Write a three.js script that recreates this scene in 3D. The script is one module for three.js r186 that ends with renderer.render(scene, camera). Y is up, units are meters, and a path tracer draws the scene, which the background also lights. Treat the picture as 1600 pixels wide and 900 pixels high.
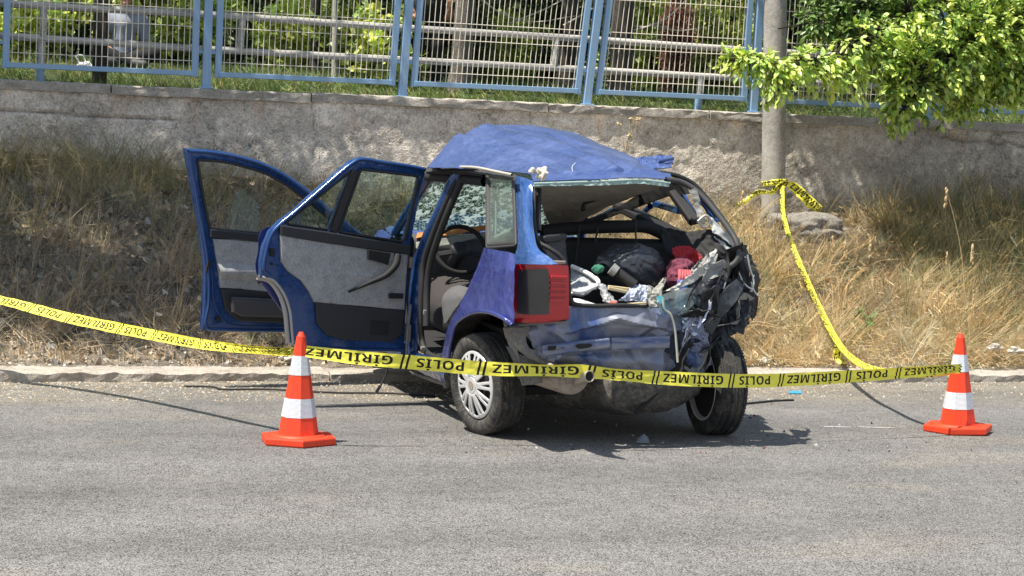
import * as THREE from 'three';
import { RoundedBoxGeometry } from 'three/addons/geometries/RoundedBoxGeometry.js';
import { mergeGeometries, mergeVertices, toCreasedNormals } from 'three/addons/utils/BufferGeometryUtils.js';
import { TessellateModifier } from 'three/addons/modifiers/TessellateModifier.js';
import { MarchingCubes } from 'three/addons/objects/MarchingCubes.js';
import { createNoise3D } from 'simplex-noise';

// ---------- camera, sky, sun, exposure ----------
const scene = new THREE.Scene();
const RAD = Math.PI / 180;
const camera = new THREE.PerspectiveCamera(2 * Math.atan(450 / 3000) / RAD, 16 / 9, 0.1, 900);
camera.position.set(0, 1.6, 0);
camera.rotation.order = 'YXZ';
camera.rotation.set(-Math.atan(204 / 3000), -16.6 * RAD, 2 * RAD);
const SUN = new THREE.Vector3(-0.45, 1, 0.1).normalize();
const SKY = (() => {   // clear hazy summer sky as an equirectangular map: pale horizon, blue zenith, glow round the sun
  const w = 512, h = 256, d = new Float32Array(w * h * 4), v = new THREE.Vector3(), K = 0.57;
  for (let y = 0; y < h; y++) for (let x = 0; x < w; x++) {
    const el = ((y + 0.5) / h - 0.5) * Math.PI, az = ((x + 0.5) / w - 0.5) * 2 * Math.PI;
    v.set(Math.cos(el) * Math.cos(az), Math.sin(el), Math.cos(el) * Math.sin(az));
    const t = Math.pow(Math.max(0, v.y), 0.6), g = Math.pow(Math.max(0, v.dot(SUN)), 12) * 0.9, k = v.y < 0 ? 0.55 : 1, i = (y * w + x) * 4;
    d[i] = K * k * (0.9 + (0.36 - 0.9) * t + g); d[i + 1] = K * k * (0.94 + (0.52 - 0.94) * t + g * 0.97); d[i + 2] = K * k * (0.98 + (0.82 - 0.98) * t + g * 0.9); d[i + 3] = 1;
  }
  const t = new THREE.DataTexture(d, w, h, THREE.RGBAFormat, THREE.FloatType); t.mapping = THREE.EquirectangularReflectionMapping; t.magFilter = t.minFilter = THREE.LinearFilter; t.needsUpdate = true; return t;
})();
scene.background = SKY; scene.environment = SKY;
const sun = new THREE.DirectionalLight(new THREE.Color().setRGB(1, 0.93, 0.82), 5.2);
sun.position.copy(SUN).multiplyScalar(60).add(new THREE.Vector3(4, 0, -12));
sun.target.position.set(4, 0, -12);
sun.castShadow = true;
sun.shadow.mapSize.set(4096, 4096);
Object.assign(sun.shadow.camera, { left: -25, right: 25, top: 25, bottom: -25, near: 1, far: 150 });
sun.name = 'sun';
scene.add(sun, sun.target);
const renderer = new THREE.WebGLRenderer({ antialias: true });
renderer.shadowMap.enabled = true;
renderer.toneMapping = THREE.LinearToneMapping;
renderer.toneMappingExposure = 1.52;

// ---------- helpers ----------
function rng(seed) { let a = seed >>> 0; return () => { a = (a + 0x6D2B79F5) | 0; let t = Math.imul(a ^ (a >>> 15), 1 | a); t = (t + Math.imul(t ^ (t >>> 7), 61 | t)) ^ t; return ((t ^ (t >>> 14)) >>> 0) / 4294967296; }; }
const R0 = rng(7);
const n3 = createNoise3D(rng(11));
const V = (x, y, z) => new THREE.Vector3(x, y, z);
const clamp = (x, a = 0, b = 1) => Math.min(b, Math.max(a, x));
const lerp = (a, b, t) => a + (b - a) * t;
const sstep = (a, b, x) => { const t = clamp((x - a) / (b - a)); return t * t * (3 - 2 * t); };
function fbm(x, y, z, o = 4) { let s = 0, a = 0.5, f = 1; for (let i = 0; i < o; i++) { s += a * n3(x * f, y * f, z * f + i * 7.3); a *= 0.5; f *= 2.03; } return s; }
const rgb = (r, g, b) => new THREE.Color().setRGB(r, g, b);
const used = {};
function numbered(n) { const k = used[n] = (used[n] ?? -1) + 1; return k ? n + '_' + String(k).padStart(3, '0') : n; }
function tag(o, label, category, group, kind) {
  o.userData = { ...o.userData };
  if (label) o.userData.label = label;
  if (category) o.userData.category = category;
  if (group) o.userData.group = group; if (kind) o.userData.kind = kind;
  return o;
}
function shade(o) { o.castShadow = o.receiveShadow = true; return o; }
function thing(name, label, category, pos = [0, 0, 0], group) {
  const g = new THREE.Group(); g.name = numbered(name); g.position.set(...pos); scene.add(g);
  return tag(g, label, category, group);
}
function mesh(name, geo, mat, parent = scene, label) {
  if (Array.isArray(geo)) geo = merge(geo);
  const m = shade(new THREE.Mesh(geo, mat)); m.name = parent === scene ? numbered(name) : name;
  parent.add(m); if (label) m.userData.label = label;
  return m;
}
const each = (name, list, mat, parent) => list.forEach((g) => mesh(name, g, mat, parent));
function struct(name, geo, mat) { const m = mesh(name, geo, mat); m.userData.kind = 'structure'; return m; }
function merge(list) {
  list = list.map((g) => { g = g.index ? g.toNonIndexed() : g; for (const k of Object.keys(g.attributes)) if (!['position', 'normal', 'uv'].includes(k)) g.deleteAttribute(k); if (!g.attributes.uv) g.setAttribute('uv', new THREE.BufferAttribute(new Float32Array(g.attributes.position.count * 2), 2)); if (!g.attributes.normal) g.computeVertexNormals(); return g; });
  return list.length === 1 ? list[0] : mergeGeometries(list);
}
function box(w, h, d, x = 0, y = 0, z = 0, r = 0.004, rot) {
  const g = new RoundedBoxGeometry(w, h, d, 2, Math.min(r, w / 2.01, h / 2.01, d / 2.01));
  if (rot) g.applyMatrix4(new THREE.Matrix4().makeRotationFromEuler(new THREE.Euler(...rot)));
  return g.translate(x, y, z);
}
function bar(p, q, w, h = w, r = 0.005) {      // square section bar from p to q
  const a = V(...p), b = V(...q), L = a.distanceTo(b), d = b.clone().sub(a).normalize();
  const g = r ? new RoundedBoxGeometry(w, L, h, 2, Math.min(r, w / 2.01, h / 2.01)) : new THREE.BoxGeometry(w, L, h);
  const up = Math.abs(d.z) > 0.9 ? V(0, 1, 0) : V(0, 0, 1), x = d.clone().cross(up).normalize(), z = x.clone().cross(d);
  return g.applyMatrix4(new THREE.Matrix4().makeBasis(x, d, z).setPosition(a.add(b).multiplyScalar(0.5)));
}
function rod(p, q, r1, r2 = r1, seg = 8, open = false) {
  const a = V(...p), b = V(...q), d = b.clone().sub(a), L = d.length();
  const g = new THREE.CylinderGeometry(r2, r1, L, seg, 1, open);
  return g.applyMatrix4(new THREE.Matrix4().makeRotationFromQuaternion(new THREE.Quaternion().setFromUnitVectors(V(0, 1, 0), d.normalize())).setPosition(a.add(b).multiplyScalar(0.5)));
}
function tube(pts, r, seg = 6, n, closed = false, tension = 0.5) {
  const c = new THREE.CatmullRomCurve3(pts.map((p) => V(...p)), closed, 'catmullrom', tension);
  return new THREE.TubeGeometry(c, n ?? pts.length * 6, r, seg, closed);
}
function taper(pts, r0, r1, seg = 7, n = 24) {  // tapered tube
  const c = new THREE.CatmullRomCurve3(pts.map((p) => V(...p)));
  const g = new THREE.TubeGeometry(c, n, 1, seg, false), p = g.attributes.position, ctr = V(0, 0, 0);
  for (let i = 0; i <= n; i++) { c.getPointAt(i / n, ctr); const r = lerp(r0, r1, i / n); for (let j = 0; j <= seg; j++) { const k = i * (seg + 1) + j; p.setXYZ(k, ctr.x + (p.getX(k) - ctr.x) * r, ctr.y + (p.getY(k) - ctr.y) * r, ctr.z + (p.getZ(k) - ctr.z) * r); } }
  g.computeVertexNormals(); return g;
}
const sh = (pts) => new THREE.Shape(pts.map((p) => new THREE.Vector2(p[0], p[1])));
function smoothPts(pts, n = 60, tension = 0.5) { return new THREE.CatmullRomCurve3(pts.map((p) => V(p[0], p[1], 0)), true, 'catmullrom', tension).getPoints(n).slice(0, n).map((p) => [p.x, p.y]); }
function plate(outline, depth, holes = [], bevel = 0.006) {  // extruded outline with rounded edges, face at z = depth
  const s = sh(outline); for (const h of holes) s.holes.push(sh(h));
  const g = new THREE.ExtrudeGeometry(s, { depth: Math.max(0.001, depth - 2 * bevel), bevelEnabled: bevel > 0, bevelThickness: bevel, bevelSize: bevel, bevelOffset: -bevel, bevelSegments: 2, curveSegments: 4 });
  return g.translate(0, 0, bevel);
}
function cr(p0, p1, p2, p3, t) { const t2 = t * t, t3 = t2 * t; return 0.5 * (2 * p1 + (p2 - p0) * t + (2 * p0 - 5 * p1 + 4 * p2 - p3) * t2 + (3 * p1 - p0 - 3 * p2 + p3) * t3); }
// a sheet through a grid of control points: smooth, crumpled along its normal by amp, with thickness
function sheet(rows, { nu = 40, nv = 40, amp = 0, freq = 4, seed = 0, thick = 0.004, linear = false, fold = 0, edge = 0, creases = [], sharp = 0.9 } = {}) {
  const H = rows.length, W = rows[0].length, P = [], at = (r, c) => rows[clamp(r, 0, H - 1)][clamp(c, 0, W - 1)];
  const ev = (u, v) => {
    const x = u * (W - 1), y = v * (H - 1), c = Math.min(W - 2, Math.floor(x)), r = Math.min(H - 2, Math.floor(y)), tx = x - c, ty = y - r, out = [0, 0, 0];
    for (let k = 0; k < 3; k++) {
      if (linear) out[k] = lerp(lerp(at(r, c)[k], at(r, c + 1)[k], tx), lerp(at(r + 1, c)[k], at(r + 1, c + 1)[k], tx), ty);
      else { const q = []; for (let j = -1; j < 3; j++) q.push(cr(at(r + j, c - 1)[k], at(r + j, c)[k], at(r + j, c + 1)[k], at(r + j, c + 2)[k], tx)); out[k] = cr(...q, ty); }
    }
    return V(...out);
  };
  for (let j = 0; j <= nv; j++) for (let i = 0; i <= nu; i++) {
    const u = i / nu, v = j / nv, p = ev(u, v), e = 0.01;
    const du = ev(Math.min(1, u + e), v).sub(ev(Math.max(0, u - e), v)), dv = ev(u, Math.min(1, v + e)).sub(ev(u, Math.max(0, v - e)));
    const n = dv.cross(du).normalize();
    if (amp) {
      const a = n3(p.x * freq + seed, p.y * freq, p.z * freq), b = n3(p.x * freq * 2.3, p.y * freq * 2.3 + seed, p.z * freq * 2.3);
      let d = a * 0.6 + (1 - 2 * Math.abs(b)) * 0.4;
      if (fold) d += fold * (1 - 2 * Math.abs(n3(p.x * freq * 0.7 + 9, p.y * freq * 0.7, p.z * freq * 0.7 + seed)));
      p.addScaledVector(n, d * amp);
    }
    for (const [a, b, c, e2, am, w] of creases) { const dx = c - a, dy = e2 - b, t = clamp(((u - a) * dx + (v - b) * dy) / (dx * dx + dy * dy)), q = Math.hypot(u - a - dx * t, v - b - dy * t); p.addScaledVector(n, am * Math.max(0, 1 - q / w)); }
    if (edge) { const m = Math.min(u, 1 - u, v, 1 - v); if (m < 0.02) p.addScaledVector(V(n3(p.x * 20, p.y * 20, seed), n3(p.y * 20, p.z * 20, seed + 3), n3(p.z * 20, p.x * 20, seed + 5)), edge); }
    P.push(p, n);
  }
  const pos = [], uv = [], idx = [], N = (nu + 1) * (nv + 1), g = new THREE.BufferGeometry();
  const w = V(...at(0, 0)).distanceTo(V(...at(0, W - 1))), h = V(...at(0, 0)).distanceTo(V(...at(H - 1, 0)));
  for (let s = 0; s < 2; s++) for (let k = 0; k < N; k++) { const p = P[2 * k].clone().addScaledVector(P[2 * k + 1], s ? -thick : 0); pos.push(p.x, p.y, p.z); uv.push((k % (nu + 1)) / nu * w, Math.floor(k / (nu + 1)) / nv * h); }
  const q = (a, b, c, d) => idx.push(a, c, b, a, d, c);
  for (let j = 0; j < nv; j++) for (let i = 0; i < nu; i++) { const a = j * (nu + 1) + i, b = a + 1, c = b + nu + 1, d = a + nu + 1; q(a, b, c, d); q(N + a, N + d, N + c, N + b); }
  for (let i = 0; i < nu; i++) { q(i + 1, i, N + i, N + i + 1); const a = nv * (nu + 1) + i; q(a, a + 1, N + a + 1, N + a); }
  for (let j = 0; j < nv; j++) { const a = j * (nu + 1), b = a + nu + 1; q(a, b, N + b, N + a); const c = a + nu, d = b + nu; q(d, c, N + c, N + d); }
  g.setAttribute('position', new THREE.Float32BufferAttribute(pos, 3)); g.setAttribute('uv', new THREE.Float32BufferAttribute(uv, 2)); g.setIndex(idx);
  return toCreasedNormals(g, sharp);
}
function mapPos(g, fn) { const p = g.attributes.position, v = V(0, 0, 0); for (let i = 0; i < p.count; i++) { v.fromBufferAttribute(p, i); fn(v); p.setXYZ(i, v.x, v.y, v.z); } g.computeVertexNormals(); return g; }
function paintVerts(g, fn) { const p = g.attributes.position, c = new Float32Array(p.count * 3), v = V(0, 0, 0); for (let i = 0; i < p.count; i++) { const k = fn(v.fromBufferAttribute(p, i)); c.set(k, i * 3); } g.setAttribute('color', new THREE.BufferAttribute(c, 3)); return g; }
// many copies of one small geometry
function scatter(name, geo, mat, list, parent = scene) {   // list of { p:[x,y,z], q:Quaternion, s:number|[x,y,z], c:Color }
  const m = shade(new THREE.InstancedMesh(geo, mat, list.length)), M = new THREE.Matrix4(), S = V(1, 1, 1);
  list.forEach((o, i) => { Array.isArray(o.s) ? S.set(...o.s) : S.setScalar(o.s); m.setMatrixAt(i, M.compose(V(...o.p), o.q, S)); if (o.c) m.setColorAt(i, o.c); });
  m.name = parent === scene ? numbered(name) : name; m.userData.kind = 'stuff'; parent.add(m); return m;
}
const Q = (x, y, z) => new THREE.Quaternion().setFromEuler(new THREE.Euler(x, y, z, 'YXZ'));

// ---------- textures ----------
function field(n, octs, seed) {  // tileable noise, octs = [[cells, amplitude], ...]
  const out = new Float32Array(n * n); let k = seed;
  for (const [c, a] of octs) {
    const r = rng(++k * 977), L = new Float32Array(c * c).map(() => r() * 2 - 1), st = c / n;
    for (let y = 0; y < n; y++) {
      const fy = y * st, y0 = Math.floor(fy) % c, y1 = (y0 + 1) % c; let ty = fy - Math.floor(fy); ty = ty * ty * (3 - 2 * ty);
      for (let x = 0; x < n; x++) {
        const fx = x * st, x0 = Math.floor(fx) % c, x1 = (x0 + 1) % c; let tx = fx - Math.floor(fx); tx = tx * tx * (3 - 2 * tx);
        const A = L[y0 * c + x0], B = L[y0 * c + x1], C = L[y1 * c + x0], D = L[y1 * c + x1];
        out[y * n + x] += a * (A + (B - A) * tx + (C - A) * ty + (A - B - C + D) * tx * ty);
      }
    }
  }
  return out;
}
function tex(n, fn, { srgb = false, rep = 1 } = {}) {  // fn(i) -> [r,g,b] linear 0..1 or a number
  const d = new Uint8Array(n * n * 4), enc = (x) => { x = clamp(x); return 255 * (srgb ? (x < 0.0031308 ? 12.92 * x : 1.055 * Math.pow(x, 1 / 2.4) - 0.055) : x); };
  for (let i = 0; i < n * n; i++) { const v = fn(i); if (typeof v === 'number') d[i * 4] = d[i * 4 + 1] = d[i * 4 + 2] = enc(v); else for (let k = 0; k < 3; k++) d[i * 4 + k] = enc(v[k]); d[i * 4 + 3] = 255; }
  const t = new THREE.DataTexture(d, n, n); t.wrapS = t.wrapT = THREE.RepeatWrapping; t.magFilter = THREE.LinearFilter; t.minFilter = THREE.LinearMipmapLinearFilter; t.generateMipmaps = true;
  if (srgb) t.colorSpace = THREE.SRGBColorSpace; t.repeat.set(rep, rep); t.needsUpdate = true; return t;
}
const std = (color, roughness = 0.8, more = {}) => new THREE.MeshStandardMaterial({ color: Array.isArray(color) ? rgb(...color) : color, roughness, ...more });
const phys = (color, roughness = 0.5, more = {}) => new THREE.MeshPhysicalMaterial({ color: Array.isArray(color) ? rgb(...color) : color, roughness, ...more });

// ---------- the ground: road, kerb, verge and bank ----------
const GRIT = field(2048, [[1024, 0.8], [700, 0.5], [60, 0.1], [9, 0.06]], 3);
const asphaltMap = tex(2048, (i) => { const g = GRIT[i], s = 0.6 + 0.8 * g + (g > 0.8 ? 0.4 : 0) - (g < -0.7 ? 0.15 : 0), w = clamp(0.5 + 0.9 * GRIT[(i * 5 + 70001) % 4194304]); return [s * lerp(0.97, 1.06, w), s * 0.98, s * lerp(1.0, 0.86, w)]; }, { srgb: true, rep: 1 / 3.1 });
const asphaltBump = tex(2048, (i) => 0.5 + 0.4 * GRIT[i], { rep: 1 / 3.1 });
const M = {};
M.road = std([0.275, 0.275, 0.275], 0.9, { map: asphaltMap, bumpMap: asphaltBump, bumpScale: 0.006, vertexColors: true });
const KERB_Z = -13.06;
function gridXZ(x0, x1, z0, z1, step, yf) {
  const nx = Math.round((x1 - x0) / step), nz = Math.round((z1 - z0) / step), g = new THREE.PlaneGeometry(x1 - x0, z1 - z0, nx, nz).rotateX(-Math.PI / 2).translate((x0 + x1) / 2, 0, (z0 + z1) / 2);
  const p = g.attributes.position, uv = g.attributes.uv;
  for (let i = 0; i < p.count; i++) { const x = p.getX(i), z = p.getZ(i); uv.setXY(i, x, -z); p.setY(i, yf(x, z)); }
  g.computeVertexNormals(); return g;
}
const roadG = gridXZ(-26, 34, KERB_Z - 0.02, 12, 0.1, (x, z) => 0.012 * fbm(x * 0.3, z * 0.3, 1, 3));
paintVerts(roadG, (v) => {
  const streak = fbm(v.x * 0.12, v.z * 1.6, 3, 4), blot = fbm(v.x * 0.5, v.z * 0.8, 9, 4), wear = fbm(v.x * 0.05, v.z * 0.45, 5, 2);
  let s = 1 + 0.18 * streak + 0.14 * blot + 0.2 * wear;
  const edge = sstep(-11.4, -12.9, v.z + 0.5 * fbm(v.x * 0.8, v.z, 2, 3));
  s *= lerp(1, 1.3, edge);
  const sand = clamp(edge * 0.9 + 0.35 * sstep(0.1, 0.5, blot + streak * 0.5));
  return [s * lerp(1, 1.1, sand), s * lerp(1, 1.0, sand), s * lerp(1.0, 0.83, sand)];
});
struct('road', roadG, M.road);
const soilF = field(1024, [[512, 0.4], [256, 0.4], [90, 0.35], [30, 0.3], [8, 0.25]], 21);
const soilMap = tex(1024, (i) => { const s = 0.6 + 0.5 * soilF[i]; return [s, s * 0.97, s * 0.92]; }, { srgb: true, rep: 0.5 }), soilBump = tex(1024, (i) => 0.5 + 0.45 * soilF[i], { rep: 0.5 });
M.soil = std([0.5, 0.5, 0.5], 1, { map: soilMap, bumpMap: soilBump, bumpScale: 0.03, vertexColors: true });
const WALL_Z = -17.4, WALL_TOP = 2.125;
const baseY = (x) => 1.22 + 0.28 * sstep(4.5, 0.3, x) + 0.1 * sstep(8.3, 10.5, x) - 0.06 * Math.exp(-((x - 7.9) ** 2));
function bankY(x, z) {
  const t = clamp((-13.75 - z) / 3.65), lump = 0.1 * fbm(x * 0.9, z * 0.9, 4, 4) + 0.03 * fbm(x * 4, z * 4, 8, 3);
  const prof = 0.75 * t + 0.25 * (t * t * (3 - 2 * t));
  const s = sstep(-13.35, -13.9, z);
  return 0.062 + 0.035 * sstep(-13.3, -13.8, z) + (baseY(x) - 0.09) * prof + lump * s * (z < -17 ? 0.5 : 1) + 0.012 * fbm(x * 3, z * 3, 2, 3) * sstep(-13.3, -13.5, z);
}
const bankG = gridXZ(-14, 24, -17.8, -13.3, 0.06, bankY);
paintVerts(bankG, (v) => {
  const n = fbm(v.x * 1.3, v.z * 1.3, 6, 4), dry = sstep(5.5, 8, v.x) * (1 - 0.6 * sstep(9.2, 10.4, v.x)), verge = sstep(-14.3, -13.5, v.z);
  const s = 1 + 0.5 * n; const a = [0.42, 0.37, 0.3], b = [0.42, 0.33, 0.21], c = [0.75, 0.66, 0.54];
  return [0, 1, 2].map((k) => s * lerp(lerp(a[k], b[k], dry), c[k], verge * 0.8));
});
struct('bank', bankG, M.soil);
const lawnY = (x, z) => z > -17.75 ? WALL_TOP - 0.05 : WALL_TOP - 0.05 + 0.085 * (-17.75 - z) - 0.0012 * Math.pow(Math.max(0, -20 - z), 2) * sstep(-20, -45, z) + 0.05 * fbm(x * 0.6, z * 0.6, 3, 3);
M.lawn = std([0.5, 0.5, 0.5], 1, { map: soilMap, bumpMap: soilBump, bumpScale: 0.03, vertexColors: true });
const lawnG = gridXZ(-40, 50, -75, -17.62, 0.35, lawnY);
paintVerts(lawnG, (v) => { const n = fbm(v.x * 0.7, v.z * 0.7, 12, 4); return [0.22 + 0.1 * n, 0.3 + 0.1 * n, 0.09 + 0.03 * n]; });
struct('lawn', lawnG, M.lawn);
struct('ground', new THREE.PlaneGeometry(1400, 1400).rotateX(-Math.PI / 2).translate(0, -0.06, 0), std([0.22, 0.2, 0.16], 1));
// kerb of concrete stones
const concF = field(1024, [[512, 0.5], [200, 0.4], [64, 0.35], [20, 0.3], [6, 0.3]], 41);
const concMap = tex(1024, (i) => { const g = concF[i], s = 0.68 + 0.3 * g + (g > 0.85 ? 0.2 : 0) - (g < -0.75 ? 0.18 : 0); return [s, s * 0.975, s * 0.94]; }, { srgb: true }), concBump = tex(1024, (i) => 0.5 + 0.4 * concF[i]);
M.kerb = std([0.62, 0.57, 0.5], 0.95, { map: concMap, bumpMap: concBump, bumpScale: 0.008 });
{
  const k = thing('kerb', 'low worn concrete kerb along the far edge of the road', 'kerb', [0, 0, 0]); k.userData.kind = 'structure';
  const rr = rng(5);
  const kerbVar = [0, 1, 2].map((s) => { const g = new THREE.BoxGeometry(1, 0.16, 0.34, 70, 6, 10); return mapPos(toCreasedNormals(mergeVertices(g.deleteAttribute('normal').deleteAttribute('uv') && g), 0.8), (v) => { v.x *= 2.4; const c = clamp((v.y + 0.03) / 0.08) * clamp((v.z - 0.1) / 0.07); v.y -= 0.012 * c * (1 + 0.9 * n3(v.x * 6, s * 9, 1)); v.y += 0.006 * fbm(v.x * 5, v.z * 8, s * 5 + v.y * 5, 3); v.z += 0.012 * fbm(v.x * 4, v.y * 10, s * 7, 4) * clamp(v.z * 10); v.x /= 2.4; }); });
  for (const g of kerbVar) { const p = g.attributes.position, uv = new Float32Array(p.count * 2); for (let i = 0; i < p.count; i++) { uv[2 * i] = p.getX(i) * 2.4; uv[2 * i + 1] = p.getY(i) + p.getZ(i); } g.setAttribute('uv', new THREE.BufferAttribute(uv, 2)); }
  for (let x = -9.4, i = 0; x < 18; x += 2.4, i++) { const m = mesh('kerb_stone', kerbVar[i % 3], M.kerb, k); m.position.set(x + 1.2, 0.066 - 0.08 + (rr() - 0.5) * 0.008, KERB_Z - 0.17 + (rr() - 0.5) * 0.012); m.scale.x = 2.39; m.rotation.y = (rr() - 0.5) * 0.003; }
}
// ---------- retaining wall ----------
const wallF = field(2048, [[1024, 0.35], [400, 0.4], [170, 0.45], [60, 0.35], [20, 0.25], [5, 0.3]], 61);
const wallMap = tex(2048, (i) => { const g = wallF[i], s = 0.72 + 0.36 * g + (g > 0.75 ? 0.4 : 0) - (g < -0.8 ? 0.1 : 0); return [s, s * 0.97, s * 0.92]; }, { srgb: true, rep: 1 / 2.7 }), wallBump = tex(2048, (i) => 0.5 + 0.4 * wallF[i], { rep: 1 / 2.7 });
M.wall = std([1, 1, 1], 0.95, { map: wallMap, bumpMap: wallBump, bumpScale: 0.02, vertexColors: true });
const crackY = (x) => 1.86 - 0.018 * x + 0.02 * fbm(x * 1.5, 0, 3, 4);
{
  const w = thing('retaining_wall', 'rough weathered grey concrete retaining wall running behind the car', 'wall');
  const x0 = -8, x1 = 20, y0 = 0.6, y1 = WALL_TOP - 0.075, g = new THREE.PlaneGeometry(x1 - x0, y1 - y0, 1300, 72).translate((x0 + x1) / 2, (y0 + y1) / 2, 0);
  const p = g.attributes.position, uv = g.attributes.uv, col = [];
  for (let i = 0; i < p.count; i++) {
    const x = p.getX(i), y = p.getY(i), big = fbm(x * 0.7, y * 0.9, 2, 3), mid = fbm(x * 4, y * 4, 5, 4), patch = sstep(-0.05, 0.12, fbm(x * 1.1, y * 1.8, 8, 4));
    let d = 0.012 * big + 0.005 * mid + 0.004 * fbm(x * 16, y * 16, 9, 3) + 0.006 * patch;
    const ck = x < 2.3 ? Math.exp(-(((y - crackY(x)) / 0.012) ** 2)) * sstep(2.3, 1.8, x) : 0, ck2 = Math.exp(-(((x - 3.25 - 0.06 * fbm(y * 4, 1, 2, 3)) / 0.012) ** 2)) * sstep(1.3, 1.7, y) * 0.6;
    const ck3 = Math.exp(-(((y - 1.93 + 0.05 * (x - 10) + 0.04 * fbm(x * 3, 4, 4, 4)) / 0.014) ** 2)) * sstep(9.4, 9.8, x) * 0.8;
    const hole = Math.exp(-(((x - 10.05) / 0.16) ** 2 + ((y - 1.42) / 0.11) ** 2) * 1.2);
    d -= 0.04 * (ck + ck2 + ck3) + 0.12 * hole;
    d += 0.015 * sstep(1.5, 1.2, y + 0.15 * mid);
    p.setZ(i, d); uv.setXY(i, x, y);
    const dirt = sstep(1.55, 1.3, y + 0.1 * mid) * 0.25 + sstep(0.05, -0.3, big) * 0.2, rust = sstep(0.25, 0.5, fbm(x * 2.2, y * 0.5, 31, 3)) * sstep(1.6, 2.05, y) * 0.4, grey = sstep(6.8, 9.2, x) * 0.18;
    const s = (1 + 0.2 * mid + 0.3 * (patch - 0.5) * 0.4) * (1 - dirt) * (1 - 0.6 * (ck + ck2 + ck3)) * (1 - grey);
    col.push(s * 1.1 * (1 + rust * 0.1), s * 1.02 * (1 - rust * 0.15), s * 0.92 * (1 - rust * 0.35));
  }
  g.setAttribute('color', new THREE.Float32BufferAttribute(col, 3)); g.computeVertexNormals();
  const body = mesh('wall_face', g, M.wall, w); body.position.z = WALL_Z;
  const core = mesh('wall_core', new THREE.BoxGeometry(28, 1.9, 0.3), std([0.3, 0.28, 0.25], 1), w); core.position.set(6, 1.05, WALL_Z - 0.28);
  M.coping = std([0.66, 0.62, 0.56], 0.95, { map: concMap, bumpMap: concBump, bumpScale: 0.01 });
  const rr = rng(15);
  const vars = [0, 1, 2].map((s) => { const c = new THREE.BoxGeometry(1, 0.085, 0.42, 90, 5, 14); c.deleteAttribute('normal'); const q = c.attributes.position, u = c.attributes.uv; for (let i = 0; i < q.count; i++) { const X = q.getX(i) * 2.0, Y = q.getY(i), Z = q.getZ(i); u.setXY(i, X, Y + Z); q.setY(i, Y + 0.008 * fbm(X * 3, Z * 5, s * 4, 4) - 0.012 * clamp((Z - 0.18) * 30) * clamp(Y * 30) * (1 + n3(X * 7, s, 2))); q.setZ(i, Z + 0.012 * fbm(X * 3, Y * 9, s * 6 + 2, 4) * (Z > 0.1 ? 1 : 0)); } return toCreasedNormals(c, 0.9); });
  for (let x = -8, i = 0; x < 20; i++) { const L = 1.6 + rr() * 0.7, m = mesh('coping_slab', vars[i % 3], M.coping, w); m.scale.x = (L - 0.012); m.position.set(x + L / 2, WALL_TOP - 0.045 + (rr() - 0.5) * 0.012, WALL_Z - 0.178 + (rr() - 0.5) * 0.012); x += L; }
}

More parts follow.
